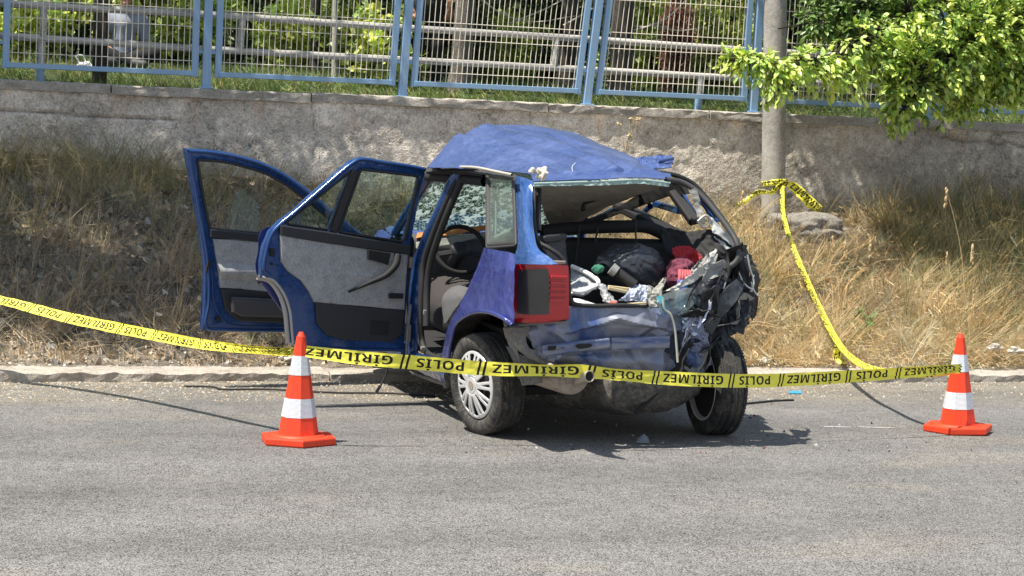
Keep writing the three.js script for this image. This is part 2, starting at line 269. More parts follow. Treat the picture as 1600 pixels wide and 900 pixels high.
// ---------- blue mesh fence and the old pipe rail behind it ----------
const rustF = field(512, [[256, 0.4], [100, 0.4], [30, 0.5], [8, 0.4]], 81);
const wornMap = (a, b, lo, hi) => tex(512, (i) => { const t = sstep(lo, hi, rustF[i]); return [0, 1, 2].map((k) => lerp(a[k], b[k], t) * (1 + 0.15 * rustF[i])); }, { srgb: true, rep: 2 });
M.fenceBlue = std(0xffffff, 0.5, { map: wornMap([0.24, 0.42, 0.64], [0.42, 0.46, 0.48], 0.1, 0.7) });
M.wire = std([0.78, 0.73, 0.62], 0.6, { metalness: 0.1 });
M.pipe = std(0xffffff, 0.7, { map: wornMap([0.62, 0.6, 0.56], [0.2, 0.19, 0.18], -0.1, 0.35) });
const FZ = -17.52;
{
  const f = thing('mesh_fence', 'blue steel mesh fence standing on the retaining wall', 'fence');
  const lean = (b, t, y) => { const k = (y - b[1]) / (t[1] - b[1]); return [lerp(b[0], t[0], k), y, b[2]]; };
  // post feet and where they leave the picture
  const feet = [[2.271,2.167,-17.52],[4.089,2.134,-17.52],[5.9,2.138,-17.52],[7.629,2.134,-17.52]], tops = [[2.276,2.919,-17.52],[4.128,3.024,-17.52],[5.99,3.129,-17.52],[7.659,3.223,-17.52]];
  feet.unshift([feet[0][0] - 1.86, feet[0][1], FZ]); tops.unshift([tops[0][0] - 1.86, tops[0][1], FZ]);
  for (let i = 0; i < 3; i++) { const k = feet.length - 1; feet.push([feet[k][0] + 1.9, feet[k][1], FZ]); tops.push([tops[k][0] + 1.9, tops[k][1], FZ]); }
  feet.unshift([feet[0][0] - 1.86, feet[0][1], FZ]); tops.unshift([tops[0][0] - 1.86, tops[0][1], FZ]);
  const TOP = 3.75, BOT = WALL_TOP + 0.1;
  feet.forEach((b, i) => {
    const t = tops[i], p = mesh('fence_post', [bar(lean(b, t, WALL_TOP - 0.03), lean(b, t, TOP + 0.06), 0.075, 0.075)], M.fenceBlue, f);
    mesh('foot_plate', box(0.13, 0.014, 0.13, b[0], WALL_TOP + 0.004, FZ, 0.004), M.fenceBlue, p);
    if (i === feet.length - 1) return;
    const b2 = feet[i + 1], t2 = tops[i + 1], off = [0.105, -0.105];
    const A = (y) => { const q = lean(b, t, y); q[0] += off[0]; return q; }, B = (y) => { const q = lean(b2, t2, y); q[0] += off[1]; return q; };
    const w = 0.06, y0 = BOT - (i > 4 ? 0.01 : 0), P = mesh('fence_panel', [bar(A(y0), A(TOP), w, 0.045), bar(B(y0), B(TOP), w, 0.045), bar(A(y0 + w / 2), B(y0 + w / 2), 0.045, w), bar(A(TOP), B(TOP), 0.045, w),
      ...[2.45, 3.4].flatMap((y) => [bar(lean(b, t, y), A(y), 0.03, 0.02, 0.002), bar(lean(b2, t2, y), B(y), 0.03, 0.02, 0.002)])], M.fenceBlue, f);
    const wires = [], n = Math.round((B(3)[0] - A(3)[0]) / 0.052);
    const rr = rng(i + 40), mid = (k, y) => { const a = A(y), c = B(y); return [lerp(a[0], c[0], k), y, FZ + 0.006 + 0.006 * n3(k * 3, y * 2, i)]; };
    for (let k = 1; k < n; k++) { const u = k / n, pts = []; for (let y = y0 + w * 0.7; y <= TOP - 0.02; y += (TOP - y0 - w) / 4.01) pts.push(mid(u + (rr() - 0.5) * 0.0015, y)); for (let q = 0; q < pts.length - 1; q++) wires.push(rod(pts[q], pts[q + 1], 0.004, 0.004, 4, true)); }
    for (let y = y0 + 0.14, q = 0; y < TOP; y += q++ % 3 === 1 ? 0.155 : 0.31) wires.push(tube([0, 0.25, 0.5, 0.75, 1].map((k) => { const m = mid(k, y + 0.004 * (rr() - 0.5)); m[2] += 0.006; return m; }), 0.0036, 4, 16));
    mesh('wire_mesh', wires, M.wire, P);
  });
  const r = thing('pipe_railing', 'old grey pipe railing with flaking white paint behind the blue fence', 'railing');
  const RZ = -17.74, hi = [[.466,2.804,-17.74],[2.215,2.803,-17.74],[4.07,2.779,-17.74],[5.845,2.767,-17.74],[7.62,2.744,-17.74]], lo = [[.47,2.517,-17.74],[2.222,2.49,-17.74],[4.08,2.48,-17.74],[5.857,2.473,-17.74],[7.634,2.46,-17.74]];
  const ext = (a) => { const n = a.length, s = (a[n - 1][1] - a[0][1]) / (a[n - 1][0] - a[0][0]); return [[a[0][0] - 6, a[0][1] - 6 * s, RZ], ...a, [a[n - 1][0] + 6, a[n - 1][1] + 6 * s, RZ]]; };
  mesh('rail', tube(ext(hi), 0.033, 10, 120), M.pipe, r); mesh('rail', tube(ext(lo), 0.033, 10, 120), M.pipe, r);
  const yAt = (a, x) => { const n = a.length; return lerp(a[0][1], a[n - 1][1], (x - a[0][0]) / (a[n - 1][0] - a[0][0])); };
  for (const [x, kind] of [[[.824,2.512,-17.74][0], 0], [[-.923,2.423,-17.74][0], 0], [[2.6,2.602,-17.74][0], 1], [[5.63,2.634,-17.74][0], 1], [[7.135,2.456,-17.74][0], 2], [[9.868,2.58,-17.74][0], 0]]) {
    const p = mesh('rail_post', rod([x, kind === 1 ? yAt(lo, x) : WALL_TOP - 0.08, RZ], [x + 0.02, kind === 2 ? yAt(lo, x) : yAt(hi, x), RZ], 0.034, 0.034, 10), M.pipe, r);
    if (kind !== 1) mesh('post_foot', rod([x, WALL_TOP - 0.07, RZ], [x, WALL_TOP + 0.13, RZ], 0.037, 0.037, 10), M.fenceBlue, p);
  }
}
// ---------- lamp post with broken concrete footing ----------
M.pole = std([0.56, 0.54, 0.51], 0.75, { map: concMap, bumpMap: concBump, bumpScale: 0.002 });
const POLE = [7.667,1.171,-17];
{
  const p = thing('lamp_post', 'round grey concrete lamp post in front of the wall with tape tied round it', 'post', [POLE[0], POLE[1] - 0.25, POLE[2]]);
  const g = new THREE.CylinderGeometry(0.085, 0.116, 9, 32, 60); const uv = g.attributes.uv; for (let i = 0; i < uv.count; i++) uv.setXY(i, uv.getX(i) * 0.7, uv.getY(i) * 9);
  mesh('shaft', g.translate(0, 4.5, 0), M.pole, p);
  const a = mesh('lamp_arm', tube([[0, 8.95, 0], [0.02, 9.4, 0.2], [0.05, 9.6, 0.9], [0.05, 9.65, 1.6]], 0.03, 8), M.pole, p);
  mesh('lamp_head', box(0.22, 0.09, 0.55, 0.05, 9.65, 1.85, 0.03), M.pole, a);
  p.rotation.z = 2.0 * RAD;
  const rock = (name, w, h, d, x, y, z, seed, label) => { const k = new THREE.IcosahedronGeometry(0.5, 14); const q = k.attributes.position, u = new Float32Array(q.count * 2); for (let i = 0; i < q.count; i++) { let v = V(q.getX(i), q.getY(i), q.getZ(i)); const s = 0.5 / Math.max(Math.abs(v.x), Math.abs(v.y) * 1.2, Math.abs(v.z)); v.multiplyScalar(lerp(1, s, 0.55)); v.multiplyScalar(1 + 0.22 * fbm(v.x * 2 + seed, v.y * 2, v.z * 2, 3) + 0.07 * fbm(v.x * 9, v.y * 9 + seed, v.z * 9, 3)); q.setXYZ(i, v.x * w, v.y * h, v.z * d); u[2 * i] = v.x * w + v.z * d; u[2 * i + 1] = v.y * h; } k.setAttribute('uv', new THREE.BufferAttribute(u, 2)); k.deleteAttribute('normal'); const kk = mergeVertices(k); kk.computeVertexNormals(); const m = mesh(name, kk, M.rock, scene); m.position.set(x, y, z); return tag(m, label, 'concrete lump'); };
  M.rock = std([0.5, 0.47, 0.43], 0.95, { map: concMap, bumpMap: concBump, bumpScale: 0.02 });
  const d = [8.195,.971,-16.8];
  rock('concrete_footing', 0.8, 0.42, 0.7, POLE[0] + 0.16, POLE[1] - 0.19, POLE[2] + 0.22, 3, 'broken pale concrete footing around the base of the lamp post');
  rock('concrete_chunk', 0.26, 0.26, 0.3, d[0] + 0.05, d[1] - 0.05, d[2], 8, 'small loose concrete chunk right of the lamp post footing');
}

// ---------- traffic cones ----------
M.coneRed = std([0.8, 0.06, 0.016], 0.5); M.coneWhite = std([0.72, 0.76, 0.8], 0.55, { map: tex(512, (i) => 0.86 + 0.25 * rustF[i], { srgb: true, rep: 3 }) });
M.coneRed.map = tex(512, (i) => { const d = sstep(0.0, 0.9, rustF[i]) * 0.5; return [1 - d * 0.4, 0.95 - d * 0.2, 0.92 + d * 0.2]; }, { srgb: true, rep: 2.3 });
const CL = [1.887,0,-10.322], CR_ = [6.061,0,-10.548];
{
  const c = thing('traffic_cone', 'orange and white traffic cone left of the car by its rear wheel', 'traffic cone', CL, 'traffic cones holding the tape');
  const hex = []; for (let i = 0; i < 6; i++) { const a = (i + 0.18) * Math.PI / 3; hex.push([Math.cos(a) * 0.222, Math.sin(a) * 0.21]); }
  mesh('base', plate(hex, 0.042, [], 0.008).rotateX(-Math.PI / 2).translate(0, 0.002, 0), M.coneRed, c);
  const rad = (y) => lerp(0.112, 0.032, y / 0.5), seg = (y0, y1, o = 0) => { const g = new THREE.CylinderGeometry(rad(y1) + o, rad(y0) + o, y1 - y0, 8, 1, true).rotateY(Math.PI / 8); return g.translate(0, (y0 + y1) / 2 + 0.042, 0); };
  const flat = (g) => { const q = g.toNonIndexed(); q.computeVertexNormals(); return q; };
  mesh('body', [flat(seg(-0.002, 0.52)), new THREE.CylinderGeometry(0.14, 0.155, 0.012, 24).translate(0, 0.046, 0), rod([0, 0.555, 0], [0, 0.585, 0], 0.029, 0.026, 10), rod([0, 0.583, 0], [0, 0.61, 0], 0.025, 0.013, 10)], M.coneRed, c);
  for (const [a, b] of [[0.105, 0.208], [0.335, 0.44]]) mesh('white_band', flat(seg(a, b, 0.0022)), M.coneWhite, c);
  c.rotation.set(0, 0.3, 0);
  const c2 = c.clone(); c2.name = numbered('traffic_cone'); scene.add(c2); c2.position.set(...CR_); c2.rotation.set(0.01, -0.35, 0.02);
  tag(c2, 'orange and white traffic cone far right in front of the grassy bank', 'traffic cone');
}
// ---------- printed barrier tape ----------
const TL = 0.87, TW = 0.078;
const tapeTex = (() => {
  const cv = document.createElement('canvas'); cv.width = 2048; cv.height = 192; const k = cv.getContext('2d');
  k.fillStyle = '#f8f05a'; k.fillRect(0, 0, 2048, 192); k.fillStyle = '#15140f'; k.textBaseline = 'middle'; k.textAlign = 'center';
  k.font = 'bold 168px sans-serif';
  const put = (s, x, w) => { k.save(); k.translate(x, 102); k.scale(w / k.measureText(s).width, 1); k.fillText(s, 0, 0); k.restore(); };
  put('POLİS', 370, 560); put('GİRİLMEZ', 1370, 960);
  const bars = (x) => { k.save(); k.translate(x, 96); k.transform(1, 0, -0.12, 1, 0, 0); k.fillRect(-44, -96, 26, 192); k.fillRect(16, -96, 26, 192); k.restore(); };
  bars(770); bars(1960);
  const t = new THREE.CanvasTexture(cv); t.colorSpace = THREE.SRGBColorSpace; t.wrapS = t.wrapT = THREE.RepeatWrapping; t.repeat.set(1 / TL, 1); return t;
})();
M.tape = phys(0xffffff, 0.38, { map: tapeTex, side: THREE.DoubleSide, transmission: 0.08, thickness: 0, specularIntensity: 0.7 });
// path of [x, y, z, roll degrees, width factor]; flip turns the print upside down
function ribbon(path, { n = 160, u0 = 0, flip = true, ripple = 0.004, seed = 0, width = TW, stretch = 0 } = {}) {
  const c = new THREE.CatmullRomCurve3(path.map((p) => V(p[0], p[1], p[2])), false, 'centripetal'), L = c.getLength(), pos = [], uv = [], idx = [], m = 6;
  const val = (t, k, dflt) => { const f = t * (path.length - 1), i = Math.min(path.length - 2, Math.floor(f)); const s = sstep(0, 1, f - i); return lerp(path[i][k] ?? dflt, path[i + 1][k] ?? dflt, s); };
  for (let i = 0; i <= n; i++) {
    const s = i / n, t = c.getUtoTmapping(s), p = c.getPointAt(s), d = c.getTangentAt(s), a = val(t, 3, 0) * RAD, wf = val(t, 4, 1);
    let up = V(0, 1, 0).addScaledVector(d, -d.y).normalize(); if (Math.abs(d.y) > 0.9) up = V(-1, 0, 0).addScaledVector(d, d.x).normalize();
    const side = d.clone().cross(up), w = up.clone().multiplyScalar(Math.cos(a)).addScaledVector(side, Math.sin(a)), nn = d.clone().cross(w);
    for (let j = 0; j <= m; j++) {
      const k = j / m - 0.5, q = p.clone().addScaledVector(w, k * width * wf).addScaledVector(nn, ripple * n3(s * L * 5 + seed, k * 1.5, seed) + (1 - wf) * 0.03 * Math.cos(j * Math.PI) + ripple * 0.5 * n3(s * L * 16, k * 3, seed + 4));
      pos.push(q.x, q.y, q.z); uv.push((flip ? -1 : 1) * (s * L - stretch * Math.max(0, 0.42 - s) * -L) + u0, flip ? 0.5 - k : 0.5 + k);
    }
  }
  for (let i = 0; i < n; i++) for (let j = 0; j < m; j++) { const a = i * (m + 1) + j, b = a + 1, e = a + m + 1, f = e + 1; idx.push(a, e, f, a, f, b); }
  const g = new THREE.BufferGeometry(); g.setAttribute('position', new THREE.Float32BufferAttribute(pos, 3)); g.setAttribute('uv', new THREE.Float32BufferAttribute(uv, 2)); g.setIndex(idx); g.computeVertexNormals(); return g;
}
{
  const mid = [[1.886,.521,-10.16],[2.166,.492,-10.12],[2.45,.469,-10.12],[2.886,.435,-10.12],[3.211,.441,-9.98],[3.351,.447,-9.9],[3.556,.43,-9.9],[3.954,.399,-9.95],[4.424,.376,-10.05],[4.936,.373,-10.2],[5.486,.392,-10.3],[5.992,.41,-10.42]];
  const roll = [-14, -8, 4, 0, 0, 8, 0, -4, 0, 6, 10, 0], wf = [0.8, 0.95, 1, 1, 0.8, 1, 0.8, 1, 1, 1, 0.9, 0.7];
  tag(mesh('barrier_tape', ribbon(mid.map((p, i) => [...p, roll[i], wf[i]]), { n: 300, u0: 0.21, seed: 2, stretch: 0.17 }), M.tape), 'yellow printed barrier tape stretched across behind the car between two cones', 'barrier tape');
  const L1 = [[-1.39,.756,-14.2],[-.447,.667,-13.6],[.37,.556,-12.9],[.788,.488,-12.4],[1.17,.456,-11.8],[1.504,.452,-11.1],[1.702,.47,-10.7],[1.866,.5,-10.36]], r1 = [-45, -50, -55, -45, -30, -30, -10, 20], w1 = [1, 1, 1, 1, 0.9, 0.8, 0.55, 0.6];
  tag(mesh('barrier_tape', ribbon(L1.map((p, i) => [...p, r1[i], w1[i]]), { n: 240, u0: 0.2, seed: 5 }), M.tape), 'yellow printed barrier tape running from the left cone up to the left edge', 'barrier tape');
  const P3 = [[6.125,.379,-10.62],[5.877,.342,-10.7],[6.035,.261,-11.6],[6.27,.242,-12.4],[6.56,.3,-13.3],[6.971,.547,-14.6],[7.243,.871,-15.6],[7.449,1.075,-16.25],[7.569,1.232,-16.6],[7.674,1.421,-16.85]], r3 = [20, 50, 60, 70, 50, 20, 30, 40, 60, 40], w3 = [0.7, 0.5, 0.45, 0.5, 0.6, 0.75, 0.6, 0.45, 0.5, 0.5];
  tag(mesh('barrier_tape', ribbon(P3.map((p, i) => [...p, r3[i], w3[i]]), { n: 300, u0: 0.1, seed: 9, flip: false }), M.tape), 'twisted yellow barrier tape climbing the bank from the right cone to the lamp post', 'barrier tape');
  const tail = [[6.572,.293,-13.28],[6.581,.212,-13.3],[6.589,.141,-13.32],[6.609,.129,-13.25]];
  const loop = []; for (let i = 0; i <= 16; i++) { const a = i / 16 * Math.PI * 2 + 1.2, p = [7.661,1.436,-17]; loop.push([p[0] + 0.128 * Math.cos(a), p[1] + 0.02 * Math.sin(a * 1 + 0.5), p[2] + 0.128 * Math.sin(a), 10 * Math.sin(3 * a), 0.75]); }
  const flap = [[7.667,1.458,-16.84],[7.771,1.413,-16.8],[7.923,1.295,-16.8],[8.072,1.2,-16.82]], flap2 = [[7.668,1.446,-16.84],[7.535,1.358,-16.8],[7.408,1.355,-16.78],[7.279,1.291,-16.75],[7.165,1.216,-16.75]];
  const knot = thing('barrier_tape', 'yellow barrier tape knotted round the lamp post with loose flapping ends', 'barrier tape');
  mesh('loop', ribbon(loop, { n: 120, ripple: 0.006, seed: 11 }), M.tape, knot);
  mesh('loose_end', ribbon(flap.map((p, i) => [...p, [10, 20, -10, 20][i], [0.4, 1.1, 1.5, 1][i]]), { n: 60, ripple: 0.02, seed: 13 }), M.tape, knot);
  mesh('loose_end', ribbon(flap2.map((p, i) => [...p, [10, 60, 20, 80, 20][i], [0.4, 0.6, 0.6, 0.5, 0.4][i]]), { n: 60, ripple: 0.015, seed: 14 }), M.tape, knot);
  tag(mesh('barrier_tape', ribbon(tail.map((p, i) => [...p, [20, 10, 40, 80][i], [0.5, 0.8, 0.9, 0.6][i]]), { n: 50, ripple: 0.02, seed: 15 }), M.tape), 'short crumpled end of yellow tape hanging at the kerb', 'barrier tape');
}

// ---------- the wrecked car ----------
const dustF = field(1024, [[512, 0.3], [180, 0.35], [60, 0.4], [18, 0.4], [5, 0.45]], 91);
const paintTex = (c, dust, amt, lo = -0.3, hi = 0.9) => tex(1024, (i) => { const t = sstep(lo, hi, dustF[i]) * amt + (dustF[(i * 7 + 911) % 1048576] > 1.05 ? 0.3 : 0); return [0, 1, 2].map((k) => lerp(c[k], dust[k], clamp(t))); }, { srgb: true });
const paintRough = tex(1024, (i) => clamp(0.42 + 0.3 * dustF[i], 0.15, 0.9));
const DUST = [0.34, 0.31, 0.28];
M.paint = phys(0xffffff, 0.65, { map: paintTex([0.01, 0.055, 0.2], [0.05, 0.11, 0.24], 0.3), roughnessMap: paintRough, metalness: 0.25, clearcoat: 0.7, clearcoatRoughness: 0.15 });
M.paintSide = phys(0xffffff, 0.9, { map: paintTex([0.042, 0.055, 0.25], [0.1, 0.13, 0.28], 0.22, -0.8, 1.2), roughnessMap: paintRough, metalness: 0.2, clearcoat: 0.85, clearcoatRoughness: 0.12 });
M.paintRoof = phys(0xffffff, 1, { map: paintTex([0.05, 0.09, 0.26], [0.12, 0.16, 0.31], 0.5, -0.9, 1.3), roughnessMap: paintRough, metalness: 0.25, clearcoat: 0.6, clearcoatRoughness: 0.22 });
const dirtF = field(512, [[200, 0.12], [60, 0.15], [14, 0.35], [5, 0.6], [3, 0.5]], 95);
M.paintDirty = phys(0xffffff, 1, { map: tex(512, (i) => { const t = sstep(-0.7, 0.7, dirtF[i]) * 0.9, a = [0.05, 0.1, 0.27], b = [0.26, 0.27, 0.31]; return [0, 1, 2].map((k) => lerp(a[k], b[k], t)); }, { srgb: true }), roughnessMap: paintRough, metalness: 0.2, clearcoat: 0.2, clearcoatRoughness: 0.4 });
M.primer = phys(0xffffff, 0.9, { map: paintTex([0.2, 0.2, 0.2], [0.34, 0.3, 0.25], 1, -0.4, 0.6), metalness: 0.3 });
M.under = std(0xffffff, 0.9, { map: paintTex([0.07, 0.07, 0.068], [0.22, 0.2, 0.17], 1, -0.5, 0.9) });
M.black = std([0.012, 0.012, 0.013], 0.75); M.rubber = std([0.022, 0.022, 0.023], 0.7); M.inner = std([0.02, 0.02, 0.021], 0.85);
M.seal = std([0.05, 0.05, 0.05], 0.6);
M.navy = phys([0.014, 0.018, 0.03], 0.6);
M.fabric = std(0xffffff, 1, { map: tex(512, (i) => { const s = 1 + 0.3 * rustF[i]; return [0.33 * s, 0.34 * s, 0.345 * s]; }, { srgb: true, rep: 3 }), bumpMap: concBump, bumpScale: 0.002 });
M.plastic = std([0.025, 0.027, 0.03], 0.5); M.greyPlastic = std([0.25, 0.25, 0.24], 0.7, { bumpMap: concBump, bumpScale: 0.004 });
M.liner = std([0.3, 0.275, 0.235], 1, { bumpMap: concBump, bumpScale: 0.004 });
M.glass = phys([0.8, 0.9, 0.86], 0.03, { transmission: 1, thickness: 0, ior: 1.5 });
M.glassDusty = phys([0.85, 0.92, 0.88], 0.08, { transmission: 0.95, thickness: 0 });
M.chrome = std([0.7, 0.7, 0.7], 0.25, { metalness: 1 }); M.alloy = std([0.74, 0.75, 0.76], 0.36, { metalness: 0.4 });
M.rust = std(0xffffff, 0.85, { metalness: 0.35, map: paintTex([0.44, 0.38, 0.32], [0.24, 0.16, 0.11], 1, -0.2, 0.9) });
const car = thing('wrecked_car', 'wrecked dusty blue hatchback with crushed rear and two open left doors', 'car', [3.739, 0, -10.554]);
car.rotation.order = 'YXZ'; car.rotation.set(2.5 * RAD, 2 * RAD, 0);
const part = (name, geo, mat, label, parent = car) => mesh(name, geo, mat, parent, label);
const group = (name, label) => { const g = new THREE.Group(); g.name = name; if (label) g.userData.label = label; car.add(g); return g; };
const tess = (g, e = 0.05) => { const q = new TessellateModifier(e, 5).modify(g.index ? g.toNonIndexed() : g); return q; };
const dent = (g, amp, freq, seed = 0) => { const k = mergeVertices(g.deleteAttribute('normal') && g, 1e-4); k.computeVertexNormals(); const p = k.attributes.position, n = k.attributes.normal; const o = []; for (let i = 0; i < p.count; i++) { const x = p.getX(i), y = p.getY(i), z = p.getZ(i), d = amp * fbm(x * freq + seed, y * freq, z * freq, 3); o.push(x + n.getX(i) * d, y + n.getY(i) * d, z + n.getZ(i) * d); } p.array.set(o); return toCreasedNormals(k, 0.7); };
// --- roof
{
  const r = part('roof', sheet([
    [[-.593,1.483,.22],[-.377,1.496,.22],[-.146,1.511,.22],[.048,1.524,.22],[.242,1.515,.22]],
    [[-.572,1.517,.12],[-.343,1.545,.12],[-.111,1.571,.12],[.085,1.581,.12],[.274,1.546,.12]],
    [[-.628,1.508,-.35],[-.415,1.597,-.35],[-.177,1.643,-.35],[.089,1.625,-.35],[.343,1.576,-.35]],
    [[-.707,1.486,-.85],[-.526,1.637,-.85],[-.281,1.692,-.85],[.011,1.711,-.85],[.349,1.62,-.85]],
    [[-.772,1.461,-1.3],[-.581,1.698,-1.3],[-.38,1.75,-1.3],[-.088,1.753,-1.3],[.211,1.711,-1.3]],
    [[-0.66, 1.46, -1.6], [-0.45, 1.6, -1.65], [-0.1, 1.66, -1.7], [0.2, 1.6, -1.7], [0.55, 1.4, -1.7]],
    [[-0.62, 1.4, -1.95], [-0.4, 1.43, -2.0], [0, 1.45, -2.02], [0.3, 1.43, -2.0], [0.56, 1.33, -1.95]]], { nu: 112, nv: 114, linear: true, amp: 0.006, freq: 2.2, seed: 4, fold: 0.3, sharp: 0.12, creases: [[0.42, 0.66, 0.98, 0.25, 0.016, 0.14], [0.28, 0.66, 0.2, 0.2, 0.016, 0.07], [0.45, 0.66, 0.55, 0.18, -0.02, 0.09], [0.7, 0.5, 0.62, 0.1, 0.014, 0.06], [0.02, 0.14, 0.97, 0.2, 0.012, 0.05], [0.05, 0.3, 0.3, 0.12, -0.012, 0.05], [0.15, 0.9, 0.3, 0.66, 0.02, 0.08]] }), M.paintRoof, 'faded buckled roof');
  part('scratch', tube([[-.303,1.585,.1],[-.328,1.564,.12],[-.331,1.54,.14],[-.322,1.523,.16]].map((p) => [p[0], p[1] + 0.002, p[2]]), 0.0025, 5, 20), std([0.5, 0.53, 0.58], 0.6));
  const edge = [[-.592,1.477,.23],[-.38,1.49,.23],[-.15,1.504,.23],[.044,1.517,.23],[.23,1.504,.23]];
  part('broken_glass_edge', [tube(edge.map((p) => [p[0], p[1] - 0.008, p[2]]), 0.008, 6), sheet([edge, edge.map((p) => [p[0], p[1] - 0.026, p[2] + 0.006])], { nu: 80, nv: 4, amp: 0.008, freq: 30, edge: 0.006 })], phys([0.45, 0.6, 0.57], 0.35, { transmission: 0.3 }), 'line of broken rear window glass');
  part('torn_foam', dent(new THREE.IcosahedronGeometry(0.036, 5).scale(0.85, 0.95, 0.6).translate(...[-.574,1.528,.3]), 0.03, 22, 3), std([0.62, 0.57, 0.46], 1), 'lump of torn cream foam');
  part('torn_foam', dent(new THREE.IcosahedronGeometry(0.022, 4).scale(1, 0.6, 0.6).translate(...[-.623,1.541,.3]), 0.02, 22, 5), std([0.5, 0.48, 0.42], 1));
  part('torn_flange', [sheet([[[.247,1.599,-.3],[.352,1.629,-.3],[.452,1.633,-.3]], [[.216,1.57,-.2],[.318,1.584,-.2],[.424,1.591,-.2]], [[.233,1.556,-.12],[.315,1.555,-.12],[.383,1.568,-.12]]], { nu: 24, nv: 14, amp: 0.016, freq: 10, seed: 2, edge: 0.01 }), rod(...[[.329,1.6,-.2],[.427,1.622,-.2]], 0.014, 0.011)], M.paintRoof, 'torn blue roof flange');
  part('headliner', sheet([
    [[-.558,1.453,.18],[-.36,1.465,.18],[-.129,1.479,.18],[.066,1.489,.18],[.233,1.49,.18]],
    [[-.393,1.338,-.2],[-.215,1.35,-.2],[-.015,1.366,-.2],[.145,1.39,-.2],[.347,1.448,-.2]],
    [[-.215,1.226,-.6],[-.104,1.237,-.6],[.04,1.259,-.6],[.183,1.314,-.6],[.432,1.403,-.6]],
    [[-.04,1.14,-1],[.046,1.138,-1],[.131,1.16,-1],[.278,1.237,-1],[.555,1.358,-1]]], { nu: 50, nv: 40, amp: 0.012, freq: 5, seed: 8 }), M.liner, 'sagging beige roof lining');
  part('grab_handle', [tube([[-.117,1.296,-.25],[-.099,1.334,-.25],[-.036,1.358,-.25],[.024,1.375,-.25],[.071,1.391,-.25],[.093,1.373,-.25]], 0.011, 8), ...[[-.106,1.303,-.26],[.092,1.384,-.26]].map((p) => new THREE.SphereGeometry(0.017, 10, 8).translate(...p))], M.black);
}
